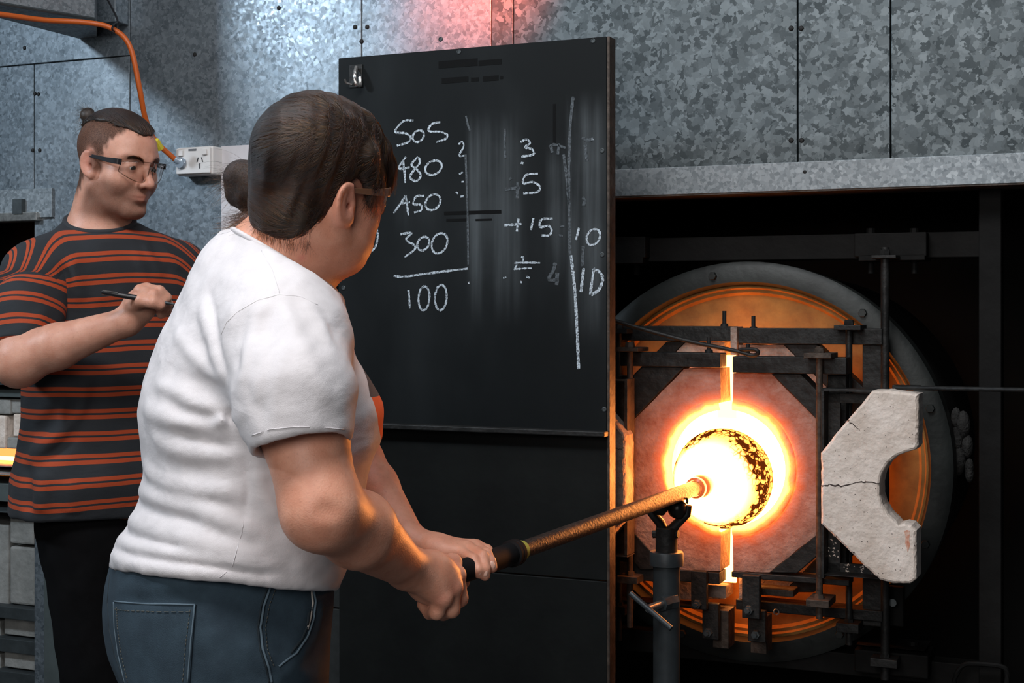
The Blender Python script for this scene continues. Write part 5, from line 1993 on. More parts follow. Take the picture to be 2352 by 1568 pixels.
lo = np.array([WP(232, 700, 2.0)[0] - .02, 1.60, .95])
hi = np.array([WP(900, 700, 2.0)[0] + .02, 2.32, WP(560, 520, 1.95)[2] + .02])
V, Fc = surfnets(tee, lo, hi, .0036)
zc_, zs_ = WP(860, 926, 1.95)[2], WP(860, 906, 1.95)[2]
dx = V[:, 0] - interp(V[:, 2], TW, 1)
dy = V[:, 1] - interp(V[:, 2], TW, 2)
s_ = dx * SW[0] + dy * SW[1]
f_ = dx * FW[0] + dy * FW[1]
sd = np.where(f_ > 0, 1 - np.sqrt((s_ / .128) ** 2 + ((V[:, 2] - zc_) / .074) ** 2), -1) * .07
tshirt = mesh_obj('t_shirt', V, Fc, M['tee_white'], woman, wo, dict(print=sd, print_top=np.minimum(sd, V[:, 2] - zs_)))
seam(tee, [(508, 768), (520, 740), (545, 716), (590, 690), (640, 676), (690, 680), (730, 700)], M['tee_white'], tshirt, wo, 'shoulder_seam', .0011, -.0005)
seam(tee, [(578, 1000), (620, 986), (680, 980), (740, 981), (790, 986)], M['tee_white'], tshirt, wo, 'sleeve_hem', .0006, .0003)
collar(wbody, NB + nrm(NT - NB) * ((pa - NB) @ CN) / (nrm(NT - NB) @ CN), CN, M['tee_white'], tshirt, wo, .0036, .0012, -.0015)
seam(tee, [(575, 1060), (570, 1130), (556, 1220), (534, 1300), (505, 1326)], M['tee_white'], tshirt, wo, 'side_seam', .0007, -.0003)
seam(tee, [(600, 575), (625, 620), (642, 674)], M['tee_white'], tshirt, wo, 'shoulder_seam', .0008, -.0003)

# ------------------------------------------------ jeans
TJ = table([(1270, 262, 778, .185), (1310, 250, 768, .19), (1350, 240, 764, .195), (1400, 234, 760, .20), (1450, 234, 757, .205), (1500, 240, 757, .205), (1550, 256, 757, .205), (1600, 276, 757, .20), (1640, 290, 752, .195)], 1.96, PHI)
HZ_ = WP(0, 1600, 1.96)[2]
LR0, LL0 = WP(520, 1600, 1.87), WP(530, 1600, 2.06)
KR, KL = np.array((LR0[0] + .03, 1.86, .47)), np.array((LL0[0] + .10, 2.10, .47))
AR, AL_ = np.array((LR0[0] - .02, 1.86, .085)), np.array((LL0[0] + .10, 2.12, .085))


def jeans_base(P):
    d = loft_d(P, TJ, FW, SW, 2.35)
    d = smin(d, chain(P, [LR0 - (0, 0, .02), KR, AR], [.100, .070, .058], .03), .05)
    d = smin(d, chain(P, [LL0 - (0, 0, .02), KL, AL_], [.100, .070, .058], .03), .05)
    return smax(d, .07 - P[:, 2], .003)


FJ = folds(jeans_base, [
    ([(262, 1352), (330, 1358), (420, 1348), (520, 1342)], .016, .004),
    ([(270, 1372), (340, 1376), (430, 1366), (500, 1362)], .010, -.005),
    ([(630, 1528), (590, 1500), (560, 1470)], .014, .004), ([(640, 1535), (690, 1548), (740, 1550)], .012, .005),
    ([(640, 1560), (700, 1580), (745, 1580)], .012, -.004), ([(480, 1440), (500, 1500), (500, 1567)], .02, .004),
    ([(700, 1400), (690, 1450), (660, 1500)], .014, .004), ([(735, 1380), (728, 1440), (690, 1500), (645, 1536)], .009, .005)])


def jeans(P):
    d = jeans_base(P)
    near = np.abs(d) < .03
    if near.any():
        q = P[near]
        d[near] = d[near] - fold_disp(q, FJ) - .0012 * wob(q, 40, 11)
    return d


lo = np.array([WP(225, 700, 2.0)[0] - .03, 1.68, .05])
hi = np.array([WP(800, 700, 2.0)[0] + .12, 2.28, WP(0, 1285, 1.96)[2]])
V, Fc = surfnets(jeans, lo, hi, .006)
jn = mesh_obj('jeans', V, Fc, M['denim'], woman, wo)


def patch(f, quad, nu, nv, off, name, m_, parent, org, thick=.002):
    """A sewn-on piece following the cloth: quad of picture places, laid on the surface."""
    A, B, C, D = [np.array(p, float) for p in quad]
    pts = []
    for j in range(nv + 1):
        for i in range(nu + 1):
            u, v = i / nu, j / nv
            pts.append((A * (1 - u) + B * u) * (1 - v) + (D * (1 - u) + C * u) * v)
    H = onto(f, hit(f, pts), off)
    N = grad(f, H.astype(np.float32))
    H2 = H - N * (thick + off)
    n1 = len(H)
    fs = [(j * (nu + 1) + i, j * (nu + 1) + i + 1, (j + 1) * (nu + 1) + i + 1, (j + 1) * (nu + 1) + i) for j in range(nv) for i in range(nu)]
    bd = [i for i in range(nu + 1)] + [j * (nu + 1) + nu for j in range(1, nv + 1)] + [nv * (nu + 1) + i for i in range(nu - 1, -1, -1)] + [j * (nu + 1) for j in range(nv - 1, 0, -1)]
    sk = [(bd[k], bd[k] + n1, bd[(k + 1) % len(bd)] + n1, bd[(k + 1) % len(bd)]) for k in range(len(bd))]
    return MB().add(list(H) + list(H2), fs + sk).build(name, m_, parent, org, smooth=True)


pk = patch(jeans, [(266, 1379), (451, 1389), (432, 1640), (300, 1640)], 14, 16, .0030, 'back_pocket', M['denim'], jn, wo)
seam(jeans, [(268, 1380), (300, 1386), (360, 1389), (451, 1390)], M['denim_edge'], jn, wo, 'pocket_edge', .0011, .0035)
seam(jeans, [(270, 1398), (300, 1403), (360, 1405), (446, 1405)], M['stitch'], jn, wo, 'stitch_line', .0005, .0036, 16, 2)
seam(jeans, [(450, 1390), (442, 1470), (434, 1567)], M['denim_edge'], jn, wo, 'pocket_edge', .0011, .0035)
seam(jeans, [(440, 1400), (431, 1475), (423, 1567)], M['stitch'], jn, wo, 'stitch_line', .0005, .0036, 24, 2)
seam(jeans, [(266, 1382), (268, 1440), (276, 1500), (292, 1567)], M['denim_edge'], jn, wo, 'pocket_edge', .0008, .0030)
seam(jeans, [(274, 1394), (276, 1440), (284, 1500), (300, 1567)], M['stitch'], jn, wo, 'stitch_line', .0005, .0034, 24, 2)
seam(jeans, [(622, 1345), (606, 1390), (598, 1440), (603, 1490), (618, 1535), (624, 1567)], M['denim_edge'], jn, wo, 'side_seam', .0016, .0006)
seam(jeans, [(616, 1345), (600, 1390), (592, 1440), (597, 1490), (612, 1535), (618, 1567)], M['denim_dark'], jn, wo, 'side_seam', .0013, .0)
seam(jeans, [(634, 1346), (618, 1390), (609, 1440), (613, 1490), (630, 1535)], M['stitch'], jn, wo, 'stitch_line', .0005, .0010, 16, 2)
seam(jeans, [(718, 1352), (724, 1380), (719, 1420), (705, 1462), (680, 1500), (640, 1530)], M['denim_edge'], jn, wo, 'pocket_edge', .0015, .001)
seam(jeans, [(716, 1356), (719, 1385), (713, 1420), (706, 1445)], M['lining'], jn, wo, 'pocket_lining', .0022, -.0006)
seam(jeans, [(712, 1400), (706, 1440), (694, 1468), (668, 1500)], M['denim_dark'], jn, wo, 'pocket_opening', .0022, -.0008)
seam(jeans, [(252, 1320), (247, 1380), (250, 1440), (262, 1500), (286, 1567)], M['denim_dark'], jn, wo, 'seat_seam', .0012, -.0002)


def shoe(c, yaw, parent, org):
    mb = MB()
    d_ = np.array((math.cos(yaw), math.sin(yaw), 0))
    n_ = np.array((-d_[1], d_[0], 0))
    rings = []
    for (t_, w_, h_) in ((-.10, .030, .075), (-.085, .042, .10), (-.03, .043, .10), (.03, .045, .075), (.10, .052, .055), (.15, .045, .045), (.175, .022, .028)):
        rings.append([c * (1, 1, 0) + d_ * t_ + n_ * w_ * math.cos(a_) + np.array((0, 0, max(0.0, h_ * (.5 + .5 * math.sin(a_)))) ) for a_ in np.linspace(0, 2 * math.pi, 16, endpoint=False)])
    vs = [p for r_ in rings for p in r_]
    fs = [(i * 16 + k, i * 16 + (k + 1) % 16, (i + 1) * 16 + (k + 1) % 16, (i + 1) * 16 + k) for i in range(6) for k in range(16)]
    fs += [tuple(range(15, -1, -1)), tuple(range(96, 112))]
    return mb.add(vs, fs).build('shoe', M['shoe'], parent, org, smooth=True)


shoe(AR, PHI, woman, wo)
shoe(AL_, PHI + .1, woman, wo)

# ------------------------------------------------ hair
TIE = WP(601, 402, 1.985)
TIE_L = HW.l(TIE[None].astype(np.float32))[0]
BUN = WP(562, 420, 1.965)


def hair_shell(P):
    p = HW.l(P)
    x, z = p[:, 0], p[:, 2]
    ay = p.copy()
    ay[:, 1] = np.abs(p[:, 1])
    d = smin(ell(p, (-.010, 0, .050), (.103, .083, .099)), ell(p, (.030, 0, .052), (.066, .069, .076)), .02)
    d = smin(d, ell(ay, (-.047, .0, -.030), (.058, .065, .060)), .03)
    zl = np.interp(x, [-.13, -.07, -.045, -.026, -.012, .012, .04, .062, .085, .12], [-.06, -.082, -.074, -.045, .018, .030, .016, .004, .030, .030]).astype(np.float32)
    d = smax(d, (zl - z) * .7, .012)
    d = smax(d, (x - np.interp(z, [-.02, .02, .05, .085], [.060, .072, .095, .12]).astype(np.float32)) * .8, .012)
    # temple lock in front of the ear and the fringe
    d = smin(d, chain(ay, [(.030, .068, .060), (.046, .070, .020), (.050, .068, -.012)], [.020, .013, .004]), .012)
    d = smin(d, chain(p, [(.052, -.030, .102), (.084, -.040, .070), (.098, -.046, .034), (.097, -.050, .008)], [.022, .017, .010, .004]), .012)
    d = smin(d, chain(p, [(.060, .010, .102), (.092, .006, .072), (.102, .004, .040)], [.022, .014, .006]), .012)
    d = smin(d, chain(p, [(.055, .045, .092), (.085, .050, .060), (.094, .052, .024)], [.022, .015, .005]), .012)
    d = d * HW.s
    d = smin(d, cap(P, TIE, TIE - (TIE - HW.c) * .30, .022, .040), .025)
    return d


def bun_d(P):
    d = ell(P, BUN + (-.004, 0, .008), (.023, .025, .022))
    d = smin(d, ell(P, BUN + (.008, -.006, -.014), (.021, .022, .027)), .010)
    d = smin(d, ell(P, BUN + (-.010, .004, -.012), (.016, .018, .019)), .008)
    d = smin(d, cap(P, BUN + (.012, 0, -.02), WP(590, 478, 1.95), .016, .007), .012)
    return smin(d, cap(P, TIE, BUN + (.012, 0, 0), .018, .022), .012)


def hair_shell2(P):
    return hair_shell(P) - .0018 * wob(P * np.array((1, 1, .5), np.float32), 120, 21) * (np.abs(P[:, 0]) > 0)


V, Fc = surfnets(lambda P: local(P, HW.c - .19, HW.c + .19, hair_shell2, .03), HW.c - .20, HW.c + .20, .0036)
hairw = mesh_obj('hair', V, Fc, M['hair_w'], woman, wo)
V2, F2 = surfnets(lambda P: bun_d(P) - .0030 * wob(P, 150, 5), BUN - .07, BUN + .08, .003)
mesh_obj('hair_bun', V2, F2, M['hair_w'], hairw, wo)
mb = MB()
tx = nrm(BUN - TIE)
t1 = nrm(np.cross(tx, (0, 0, 1)))
t2 = np.cross(tx, t1)
for k in range(3):
    mb.tube([TIE + tx * (.001 + .002 * k) + .0235 * (math.cos(a_) * t1 + math.sin(a_) * t2) for a_ in np.linspace(0, 2 * math.pi, 25)], .0016, 6)
M['tie'] = mat('taupe_hair_tie', (.10, .085, .07), .7)
mb.build('hair_tie', M['tie'], hairw, wo, smooth='all')
# strands combed back to the tie
sel = V[rng.integers(0, len(V), 15000)].astype(np.float32)
TIE32 = TIE.astype(np.float32)


def comb(P):
    p = HW.l(P)
    d = TIE32 - P
    d /= np.linalg.norm(d, axis=1, keepdims=True) + 1e-6
    fr = np.clip((p[:, 0] - .060) / .03, 0, 1)[:, None]
    down = (-HW.R[:, 2] + HW.R[:, 0] * .25).astype(np.float32)
    return d * (1 - fr) + down * fr * 1.2


cv = flow(hair_shell2, sel, comb, .0060, 14, .0014, .12)
cv = [c for c in cv]
pl_ = HW.l(V.astype(np.float32))
strands('hair_strands', cv, M['fibre_hair'], hairw, wo, .00021, .00008)
# bun strands and flyaway ends
B_ = V2[rng.integers(0, len(V2), 3600)].astype(np.float32)


def swirl(P):
    r_ = P - BUN.astype(np.float32)
    return np.cross(np.tile(nrm((.3, .9, .25)).astype(np.float32), (len(P), 1)), r_) + (BUN.astype(np.float32) - TIE32) * .25


strands('hair_strands', flow(bun_d, B_, swirl, .0040, 10, .0022, .3), M['fibre_hair'], hairw, wo, .0002, .00008)
fly = []
for k in range(220):
    b0 = BUN + rng.normal(0, .012, 3) + (-.006, 0, 0)
    dv = nrm((-1, rng.normal(0, .4), rng.normal(.25, .5)))
    L_ = rng.uniform(.018, .045)
    fly.append(np.array([b0 + dv * L_ * t_ + np.array((0, 0, -.012)) * t_ * t_ for t_ in np.linspace(0, 1, 7)]))
for k in range(420):                                     # loose ends at the nape
    b0 = WP(rng.uniform(560, 620), rng.uniform(470, 510), 1.955 + rng.normal(0, .015))
    dv = nrm((-rng.uniform(.2, .9), rng.normal(0, .25), -rng.uniform(.3, .9)))
    L_ = rng.uniform(.02, .055)
    fly.append(np.array([b0 + dv * L_ * t_ + np.array((-.01, 0, .010)) * t_ * t_ for t_ in np.linspace(0, 1, 7)]))
nape = onto(wbody, np.array([WP(rng.uniform(600, 700), rng.uniform(500, 545), 1.9) for k in range(300)]), .001)
for k in range(300):                                     # short hairs fading down the neck
    b0 = nape[k]
    dv = nrm((rng.normal(-.1, .3), rng.normal(0, .2), -1))
    fly.append(np.array([b0 + dv * rng.uniform(.008, .022) * t_ for t_ in np.linspace(0, 1, 5)]))
strands('flyaway_hairs', fly, M['fibre_hair'], hairw, wo, .00015, .00006)
wisps = []
for k in range(600):                                     # wisps over the temple and the fringe ends
    a_ = np.array((rng.uniform(.030, .060), -.070 + rng.normal(0, .004), rng.uniform(.02, .055)))
    e_ = a_ + np.array((rng.uniform(-.004, .012), rng.normal(.0, .004), -rng.uniform(.03, .062)))
    wisps.append(np.array([HW.w(a_ + (e_ - a_) * t_ + np.array((.006, -.003, 0)) * math.sin(t_ * 3.1)) for t_ in np.linspace(0, 1, 7)]))
for k in range(1100):
    y_ = rng.uniform(-.056, .05)
    a_ = np.array((.088 - abs(y_) * .1, y_, .078))
    e_ = np.array((.108 - abs(y_) * .25 + rng.normal(0, .004), y_ * 1.05, rng.uniform(.0, .035)))
    wisps.append(np.array([HW.w(a_ + (e_ - a_) * t_ + np.array((.014, 0, 0)) * math.sin(t_ * 2.6)) for t_ in np.linspace(0, 1, 8)]))
strands('fringe_strands', wisps, M['fibre_hair'], hairw, wo, .0002, .00008)


# ------------------------------------------------ safety glasses
def glasses(Hd, name, label, arm_m, lens_m):
    c0 = Hd.w((.09, 0, 0))
    t_ = thing(name, label, 'glasses', c0)
    for s in (-1, 1):
        g = []
        for j in range(7):
            for i in range(11):
                u, v = i / 10, j / 6
                y = (.006 + .060 * u)
                x = .116 - 7.2 * (y * y) - .25 * (1 - v) * .02
                zt = .017 - .006 * u * u
                zb = -.030 + .018 * (max(0, u - .35) / .65) ** 1.6 + .012 * (max(0, .25 - u) / .25) ** 2
                g.append(Hd.w((x, s * y, zb + (zt - zb) * v)))
        g2 = [p + (Hd.R[:, 0]) * -.0016 for p in g]
        n1 = len(g)
        fs = [(j * 11 + i, j * 11 + i + 1, (j + 1) * 11 + i + 1, (j + 1) * 11 + i) for j in range(6) for i in range(10)]
        bd = list(range(11)) + [j * 11 + 10 for j in range(1, 7)] + [66 + i for i in range(9, -1, -1)] + [j * 11 for j in range(5, 0, -1)]
        fs2 = [tuple(k + n1 for k in f[::-1]) for f in fs]
        sk = [(bd[k], bd[k] + n1, bd[(k + 1) % len(bd)] + n1, bd[(k + 1) % len(bd)]) for k in range(len(bd))]
        MB().add(g + g2, fs + fs2 + sk).build('lens', lens_m, t_, c0, smooth='all')
        edge = [g[b] for b in bd] + [g[bd[0]]]
        MB().tube(edge, .0009, 6).build('lens_rim', M['clear_rim'], t_, c0, smooth='all')
        arm = [(.086, s * .0665, .010), (.078, s * .0745, .010), (.050, s * .0785, .0095), (.010, s * .0795, .011), (-.012, s * .0800, .010), (-.026, s * .0790, -.004)]
        pts = spline([Hd.w(p) for p in arm], 6)
        rr = np.interp(np.linspace(0, 1, len(pts)), [0, .25, .6, 1], [.0062, .0058, .0034, .0026])
        up, fw_ = Hd.R[:, 2], Hd.R[:, 1] * s
        vs, fs = [], []
        for p, r_ in zip(pts, rr):
            vs += [p + up * r_ + fw_ * .0013, p - up * r_ + fw_ * .0013, p - up * r_ - fw_ * .0013, p + up * r_ - fw_ * .0013]
        for i in range(len(pts) - 1):
            fs += [(i * 4 + k, i * 4 + (k + 1) % 4, i * 4 + 4 + (k + 1) % 4, i * 4 + 4 + k) for k in range(4)]
        fs += [(3, 2, 1, 0), tuple(len(pts) * 4 - 4 + k for k in range(4))]
        MB().add(vs, fs).build('temple_arm', arm_m, t_, c0, smooth=True, bevel=.0006)
    MB().tube(spline([Hd.w((.1155, -.007, .004)), Hd.w((.120, 0, .007)), Hd.w((.1155, .007, .004))], 6), .0022, 8).build('nose_bridge', M['clear_rim'], t_, c0, smooth='all')
    return t_


def clear(name, col, rough=.02, ior=1.5):
    """Thin clear plastic: lets light straight through and mirrors by Fresnel."""
    m = bpy.data.materials.new(name)
    m.use_nodes = True
    nt = m.node_tree
    nt.nodes.remove(nt.nodes['Principled BSDF'])
    tr = nt.nodes.new('ShaderNodeBsdfTransparent')
    tr.inputs[0].default_value = (*col, 1)
    gl_ = nt.nodes.new('ShaderNodeBsdfGlossy')
    gl_.inputs['Roughness'].default_value = rough
    lw_ = nt.nodes.new('ShaderNodeLayerWeight')
    lw_.inputs[0].default_value = .5
    fr_ = nt.nodes.new('ShaderNodeMapRange')
    fr_.inputs[1].default_value = .45
    fr_.inputs[3].default_value = .025 * ior
    fr_.inputs[4].default_value = .55
    nt.links.new(lw_.outputs['Facing'], fr_.inputs[0])
    mx = nt.nodes.new('ShaderNodeMixShader')
    nt.links.new(fr_.outputs[0], mx.inputs[0])
    nt.links.new(tr.outputs[0], mx.inputs[1])
    nt.links.new(gl_.outputs[0], mx.inputs[2])
    nt.links.new(mx.outputs[0], nt.nodes['Material Output'].inputs[0])
    return m


M['lens'] = clear('clear_lens', (.97, .97, .97))
M['clear_rim'] = clear('clear_plastic', (.62, .58, .54), .12, 1.9)
M['amber_arm'] = mat('translucent_amber_arm', (.35, .15, .06), .25, Transmission_Weight=.5)
glasses(HW, 'safety_glasses', 'clear safety glasses worn by the woman in the white T-shirt', M['amber_arm'], M['lens'])
DM = .12


def WQ(x, y, Y):
    return WP(x, y, Y + DM)


# ================================================================== THE MAN TAKING NOTES
PM = math.radians(-55)
FM = np.array([math.cos(PM), math.sin(PM)])
SMn = np.array([math.sin(PM), -math.cos(PM)])           # towards his right side
mo_ = np.array((WQ(245, 700, 2.92)[0], 2.93 + DM, 0))
man = thing('person', 'man in a dark T-shirt with orange stripes, topknot and glasses, writing with a pen', 'person', mo_)
TM = table([(512, 195, 300, .06), (535, 150, 345, .10), (560, 110, 385, .15), (600, 85, 425, .185), (660, 80, 440, .20), (740, 76, 440, .195), (850, 72, 440, .185), (960, 72, 440, .185), (1030, 62, 440, .19), (1090, 44, 440, .195), (1185, 44, 438, .20), (1230, 44, 438, .20)], 2.92 + DM, PM)
MSR, MER, MWR = WQ(78, 640, 2.80), WQ(46, 826, 2.69), WQ(292, 738, 2.66)
MSL, MEL, MWL = WQ(410, 628, 3.03), WQ(520, 830, 2.98), WQ(530, 792, 2.84)
HM = Head(WQ(205, 374, 2.835), math.radians(-32), math.radians(11), math.radians(0), .915, dict(jaw=.053, jawr=.019, cheekw=.027, jowl=0))
MNB, MNT = WQ(222, 545, 2.93), HM.w((-.028, 0, -.05))


def hand_m(P):
    kn = [WQ(322, 668, 2.645), WQ(337, 664, 2.655), WQ(352, 670, 2.672), WQ(362, 682, 2.690)]
    fg = [[kn[0], WQ(352, 676, 2.612), WQ(372, 694, 2.622), WQ(366, 706, 2.635)],
          [kn[1], WQ(366, 668, 2.625), WQ(383, 684, 2.632), WQ(378, 700, 2.645)],
          [kn[2], WQ(376, 678, 2.650), WQ(386, 698, 2.655), WQ(376, 712, 2.662)],
          [kn[3], WQ(380, 696, 2.672), WQ(382, 714, 2.675), WQ(370, 722, 2.68)]]
    d = cap(P, MWR, WQ(312, 706, 2.662), .0275, .026)
    d = smin(d, ell(P, WQ(325, 700, 2.668), (.030, .024, .034)), .018)
    for k in range(4):
        d = smin(d, cap(P, WQ(306 + 4 * k, 722 + 3 * k, 2.655 + .006 * k), kn[k], .016, .0125), .010)
        d = smin(d, ell(P, kn[k], (.0125, .0125, .0125)), .004)
    for k in range(4):
        d = smin(d, chain(P, fg[k], [.0115, .0108, .0098, .009], .004), .0035)
    d = smin(d, chain(P, [WQ(305, 700, 2.640), WQ(326, 690, 2.612), WQ(350, 694, 2.602), WQ(368, 702, 2.608)], [.0150, .0130, .0115, .0095], .005), .008)
    return d


def hand_m2(P):
    d = cap(P, MWL, MWL + (-.07, -.05, 0), .027, .03)
    for k in range(4):
        b = MWL + (-.075, -.055, .028 - .018 * k)
        d = smin(d, chain(P, [b, b + (-.03, -.025, 0), b + (-.045, -.01, -.008)], [.011, .0105, .009], .004), .005)
    return smin(d, chain(P, [MWL + (-.02, -.02, .02), MWL + (-.06, -.07, .035), MWL + (-.085, -.09, .03)], [.014, .0125, .010], .004), .008)


def mbody(P):
    d = local(P, HM.c - .145, HM.c + .145, HM.d, .03)
    d = smin(d, cap(P, MNB, MNT, .066, .055), .03)
    d = smin(d, cap(P, MNB - (0, 0, .02), MSR + (.07, .03, .0), .05, .038), .05)
    d = smin(d, cap(P, MNB - (0, 0, .02), MSL - (.07, .03, .0), .05, .038), .05)
    d = smin(d, cap(P, MSR + (.03, .02, 0), MSL, .044, .044), .04)
    d = smin(d, ell(P, WQ(250, 800, 2.93), (.12, .10, .26)), .05)
    d = smin(d, ell(P, WQ(250, 1080, 2.93), (.12, .11, .16)), .05)
    d = smin(d, chain(P, [MSR, MER], [.056, .047], .01), .03)
    d = smin(d, chain(P, [MER, MER + (MWR - MER) * .35, MWR], [.046, .0445, .0265], .012), .022)
    d = smin(d, ell(P, MER + (-.006, -.0, -.014), (.033, .033, .033)), .03)
    d = smin(d, chain(P, [MSL, MEL, MWL], [.055, .046, .027], .01), .03)
    d = smin(d, local(P, MWR - (.03, .08, .05), MWR + (.13, .06, .11), hand_m), .014)
    d = smin(d, local(P, MWL - (.18, .15, .08), MWL + (.05, .05, .09), hand_m2), .014)
    return d


lo = np.array([WQ(-10, 700, 2.8)[0] - .05, 2.60, .85])
hi = np.array([WQ(560, 700, 3.0)[0], 3.30, 1.86])
V, Fc = largest(*surfnets(mbody, lo, hi, .0029))
p = HM.l(V.astype(np.float32))
x, y, z = p[:, 0], np.abs(p[:, 1]), p[:, 2]
ss = lambda v, a, b: np.clip((v - a) / (b - a), 0, 1) ** 2 * (3 - 2 * np.clip((v - a) / (b - a), 0, 1))
jt = wob(p.astype(np.float32), 300, 8) * .003
# shaved sides: behind a hairline at the temple, above and behind the ear
hx = np.interp(z, [-.10, -.06, -.02, .0, .02, .045, .07, .12], [-.045, -.040, -.022, .012, .030, .040, .058, .085])
buzz = ss(hx - x + jt * 2, -.006, .012) * ss(z, -.100, -.060)
side = ss(.016 - np.abs(x - .012), -.004, .008) * ss(z, -.034, -.012) * ss(.03 - z, 0, .01) * ss(y, .055, .065)
ear_c = np.exp(-(((x + .010) / .021) ** 2 + ((y - .080) / .0135) ** 2 + ((z + .004) / .033) ** 2) ** 2)
buzz = np.clip(np.maximum(buzz * (1 - 1.3 * ear_c), side * .8), 0, 1) * (np.abs(p).max(1) < .16)
beard = ss(-z, .020, .050) * ss(x + .035 * ss(-z, .03, .1), -.010, .022) * ss(z, -.150, -.112) * (np.abs(p).max(1) < .17)
mouth = np.exp(-(((x - .095) / .02) ** 2 + (y / .024) ** 2 + ((z + .066) / .009) ** 2))
nosem = np.exp(-(((x - .110) / .022) ** 2 + (y / .02) ** 2 + ((z + .034) / .016) ** 2))
beard = beard * (1 - mouth) * (1 - nosem) * (1 - .75 * np.exp(-(((x - .066) / .03) ** 2 + ((y - .042) / .022) ** 2 + ((z + .030) / .020) ** 2)))
brow = np.exp(-(((x - .086) / .016) ** 2 + ((y - .034) / .021) ** 4 + ((z - .0205) / .0070) ** 2))
ear_r = np.exp(-(((x + .008) / .021) ** 2 + ((y - .079) / .013) ** 2 + ((z + .004) / .034) ** 2))
red = np.clip(mouth * .55 + ear_r * .40 + nosem * .15, 0, 1)
bodym = mesh_obj('body', V, Fc, M['skin_m'], man, mo_, dict(dark=np.clip(np.maximum(buzz * .93, np.maximum(beard * .62, brow * .95)), 0, .95), red=red))
eyes(HM, man, mo_)


# ------------------------------------------------ hair: strip on top, combed back into a knot
def top_hair(P):
    p = HM.l(P)
    d = smin(ell(p, (-.010, 0, .040), (.1030, .0790, .0855)), ell(p, (.030, 0, .036), (.068, .066, .066)), .02)
    ay = np.abs(p[:, 1])
    zl = np.interp(p[:, 0], [-.12, -.09, -.04, .02, .06, .09], [.056, .066, .088, .090, .082, .072]).astype(np.float32)
    return smax(d, (zl - p[:, 2]) * .9, .010) * HM.s


KNOT = WQ(197, 262, 2.94)
KN_L = HM.l(KNOT[None].astype(np.float32))[0]
ktie = HM.w((-.098, 0, .078))
KNOT = HM.w((-.114, -.004, .098))


def knot_d(P):
    d = ell(P, KNOT, (.0165, .0165, .0150))
    return smin(d, cap(P, ktie, KNOT, .016, .012), .008)


V2, F2 = surfnets(lambda P: local(P, HM.c - .16, HM.c + .16, lambda q: top_hair(q) - .0012 * wob(q, 150, 31), .03), HM.c - .17, HM.c + .17, .003)
hairm = mesh_obj('hair', V2, F2, M['hair_m'], man, mo_)
V3, F3 = surfnets(lambda P: knot_d(P) - .0012 * wob(P, 220, 6), KNOT - .05, KNOT + .05, .0028)
mesh_obj('topknot', V3, F3, M['hair_m'], hairm, mo_)
kt = ktie.astype(np.float32)


def comb_m(P):
    d = kt - P
    return d / (np.linalg.norm(d, axis=1, keepdims=True) + 1e-6)


strands('hair_strands', flow(top_hair, V2[rng.integers(0, len(V2), 4500)].astype(np.float32), comb_m, .006, 10, .0014, .12), M['fibre_hair'], hairm, mo_, .00024, .0001)
fly = []
for k in range(120):
    b0 = ktie + rng.normal(0, .008, 3)
    dv = nrm((-1, rng.normal(0, .5), rng.normal(-.9, .6)))
    fly.append(np.array([b0 + dv * rng.uniform(.015, .04) * t_ for t_ in np.linspace(0, 1, 6)]))
for k in range(160):
    b0 = KNOT + nrm(rng.normal(0, 1, 3)) * .014
    dv = np.cross(nrm((.4, -.8, .3)), b0 - KNOT) + rng.normal(0, .004, 3)
    fly.append(np.array([b0 + (dv * t_ * 1.6) for t_ in np.linspace(0, 1, 6)]))
strands('flyaway_hairs', fly, M['fibre_hair'], hairm, mo_, .0002, .00008)
br0, brd = [], []
for k in range(420):
    sd_ = 1 if k % 2 else -1
    u_ = rng.uniform(0, 1)
    br0.append(HM.w((.100, sd_ * (.012 + .040 * u_), .0165 + .008 * math.sin(u_ * 2.4) + rng.normal(0, .0022))))
    brd.append(HM.R @ nrm((-.35 * u_, sd_ * 1.0, .45 - .7 * u_)))
br0 = onto(mbody, np.array(br0), .0003)
br1 = onto(mbody, br0 + np.array(brd) * .0075, .0016, 2)
brs = [np.stack([p_, (p_ + q_) / 2, q_]) for p_, q_ in zip(br0, br1)]
strands('eyebrow_hairs', brs, M['fibre_hair'], hairm, mo_, .00032, .00012)

# ------------------------------------------------ striped T-shirt
MSLM, MSLH = WQ(58, 720, 2.755), WQ(50, 806, 2.715)
MAX_ = nrm(MSLH - WQ(66, 640, 2.79))
cpa, cpb, cpc = WQ(148, 494, 2.93), WQ(215, 545, 2.82), WQ(300, 532, 2.87)
CM = nrm(np.cross(cpb - cpa, cpc - cpa))
CM = CM if CM[2] > 0 else -CM
MHEM = WQ(180, 1188, 2.82)[2]


def mtee_base(P):
    d = loft_d(P, TM, FM, SMn, 2.3)
    d = smin(d, cap(P, MNB - (.0, 0, .075), MSR + (.004, .006, .004), .082, .0655), .06)
    d = smin(d, cap(P, MNB - (.0, 0, .075), MSL - (.004, .0, -.004), .082, .0655), .06)
    d = smin(d, cap(P, MNB + (-.025, .02, -.06), MNB + (-.01, .01, -.01), .085, .062), .05)
    nk = (P - cpa.astype(np.float32)) @ CM.astype(np.float32)
    d = smax(d, np.where(((P - MNB.astype(np.float32)) ** 2).sum(1) < .15 ** 2, nk, -1).astype(np.float32), .004)
    return smax(d, MHEM - P[:, 2], .004)


def msleeve_base(P):
    d = chain(P, [MSR + (.02, .01, -.005), MSLM, MSLH + MAX_ * .02], [.066, .0685, .0665], .03)
    d = smax(d, (P - MSLH.astype(np.float32)) @ MAX_.astype(np.float32), .003)
    return d


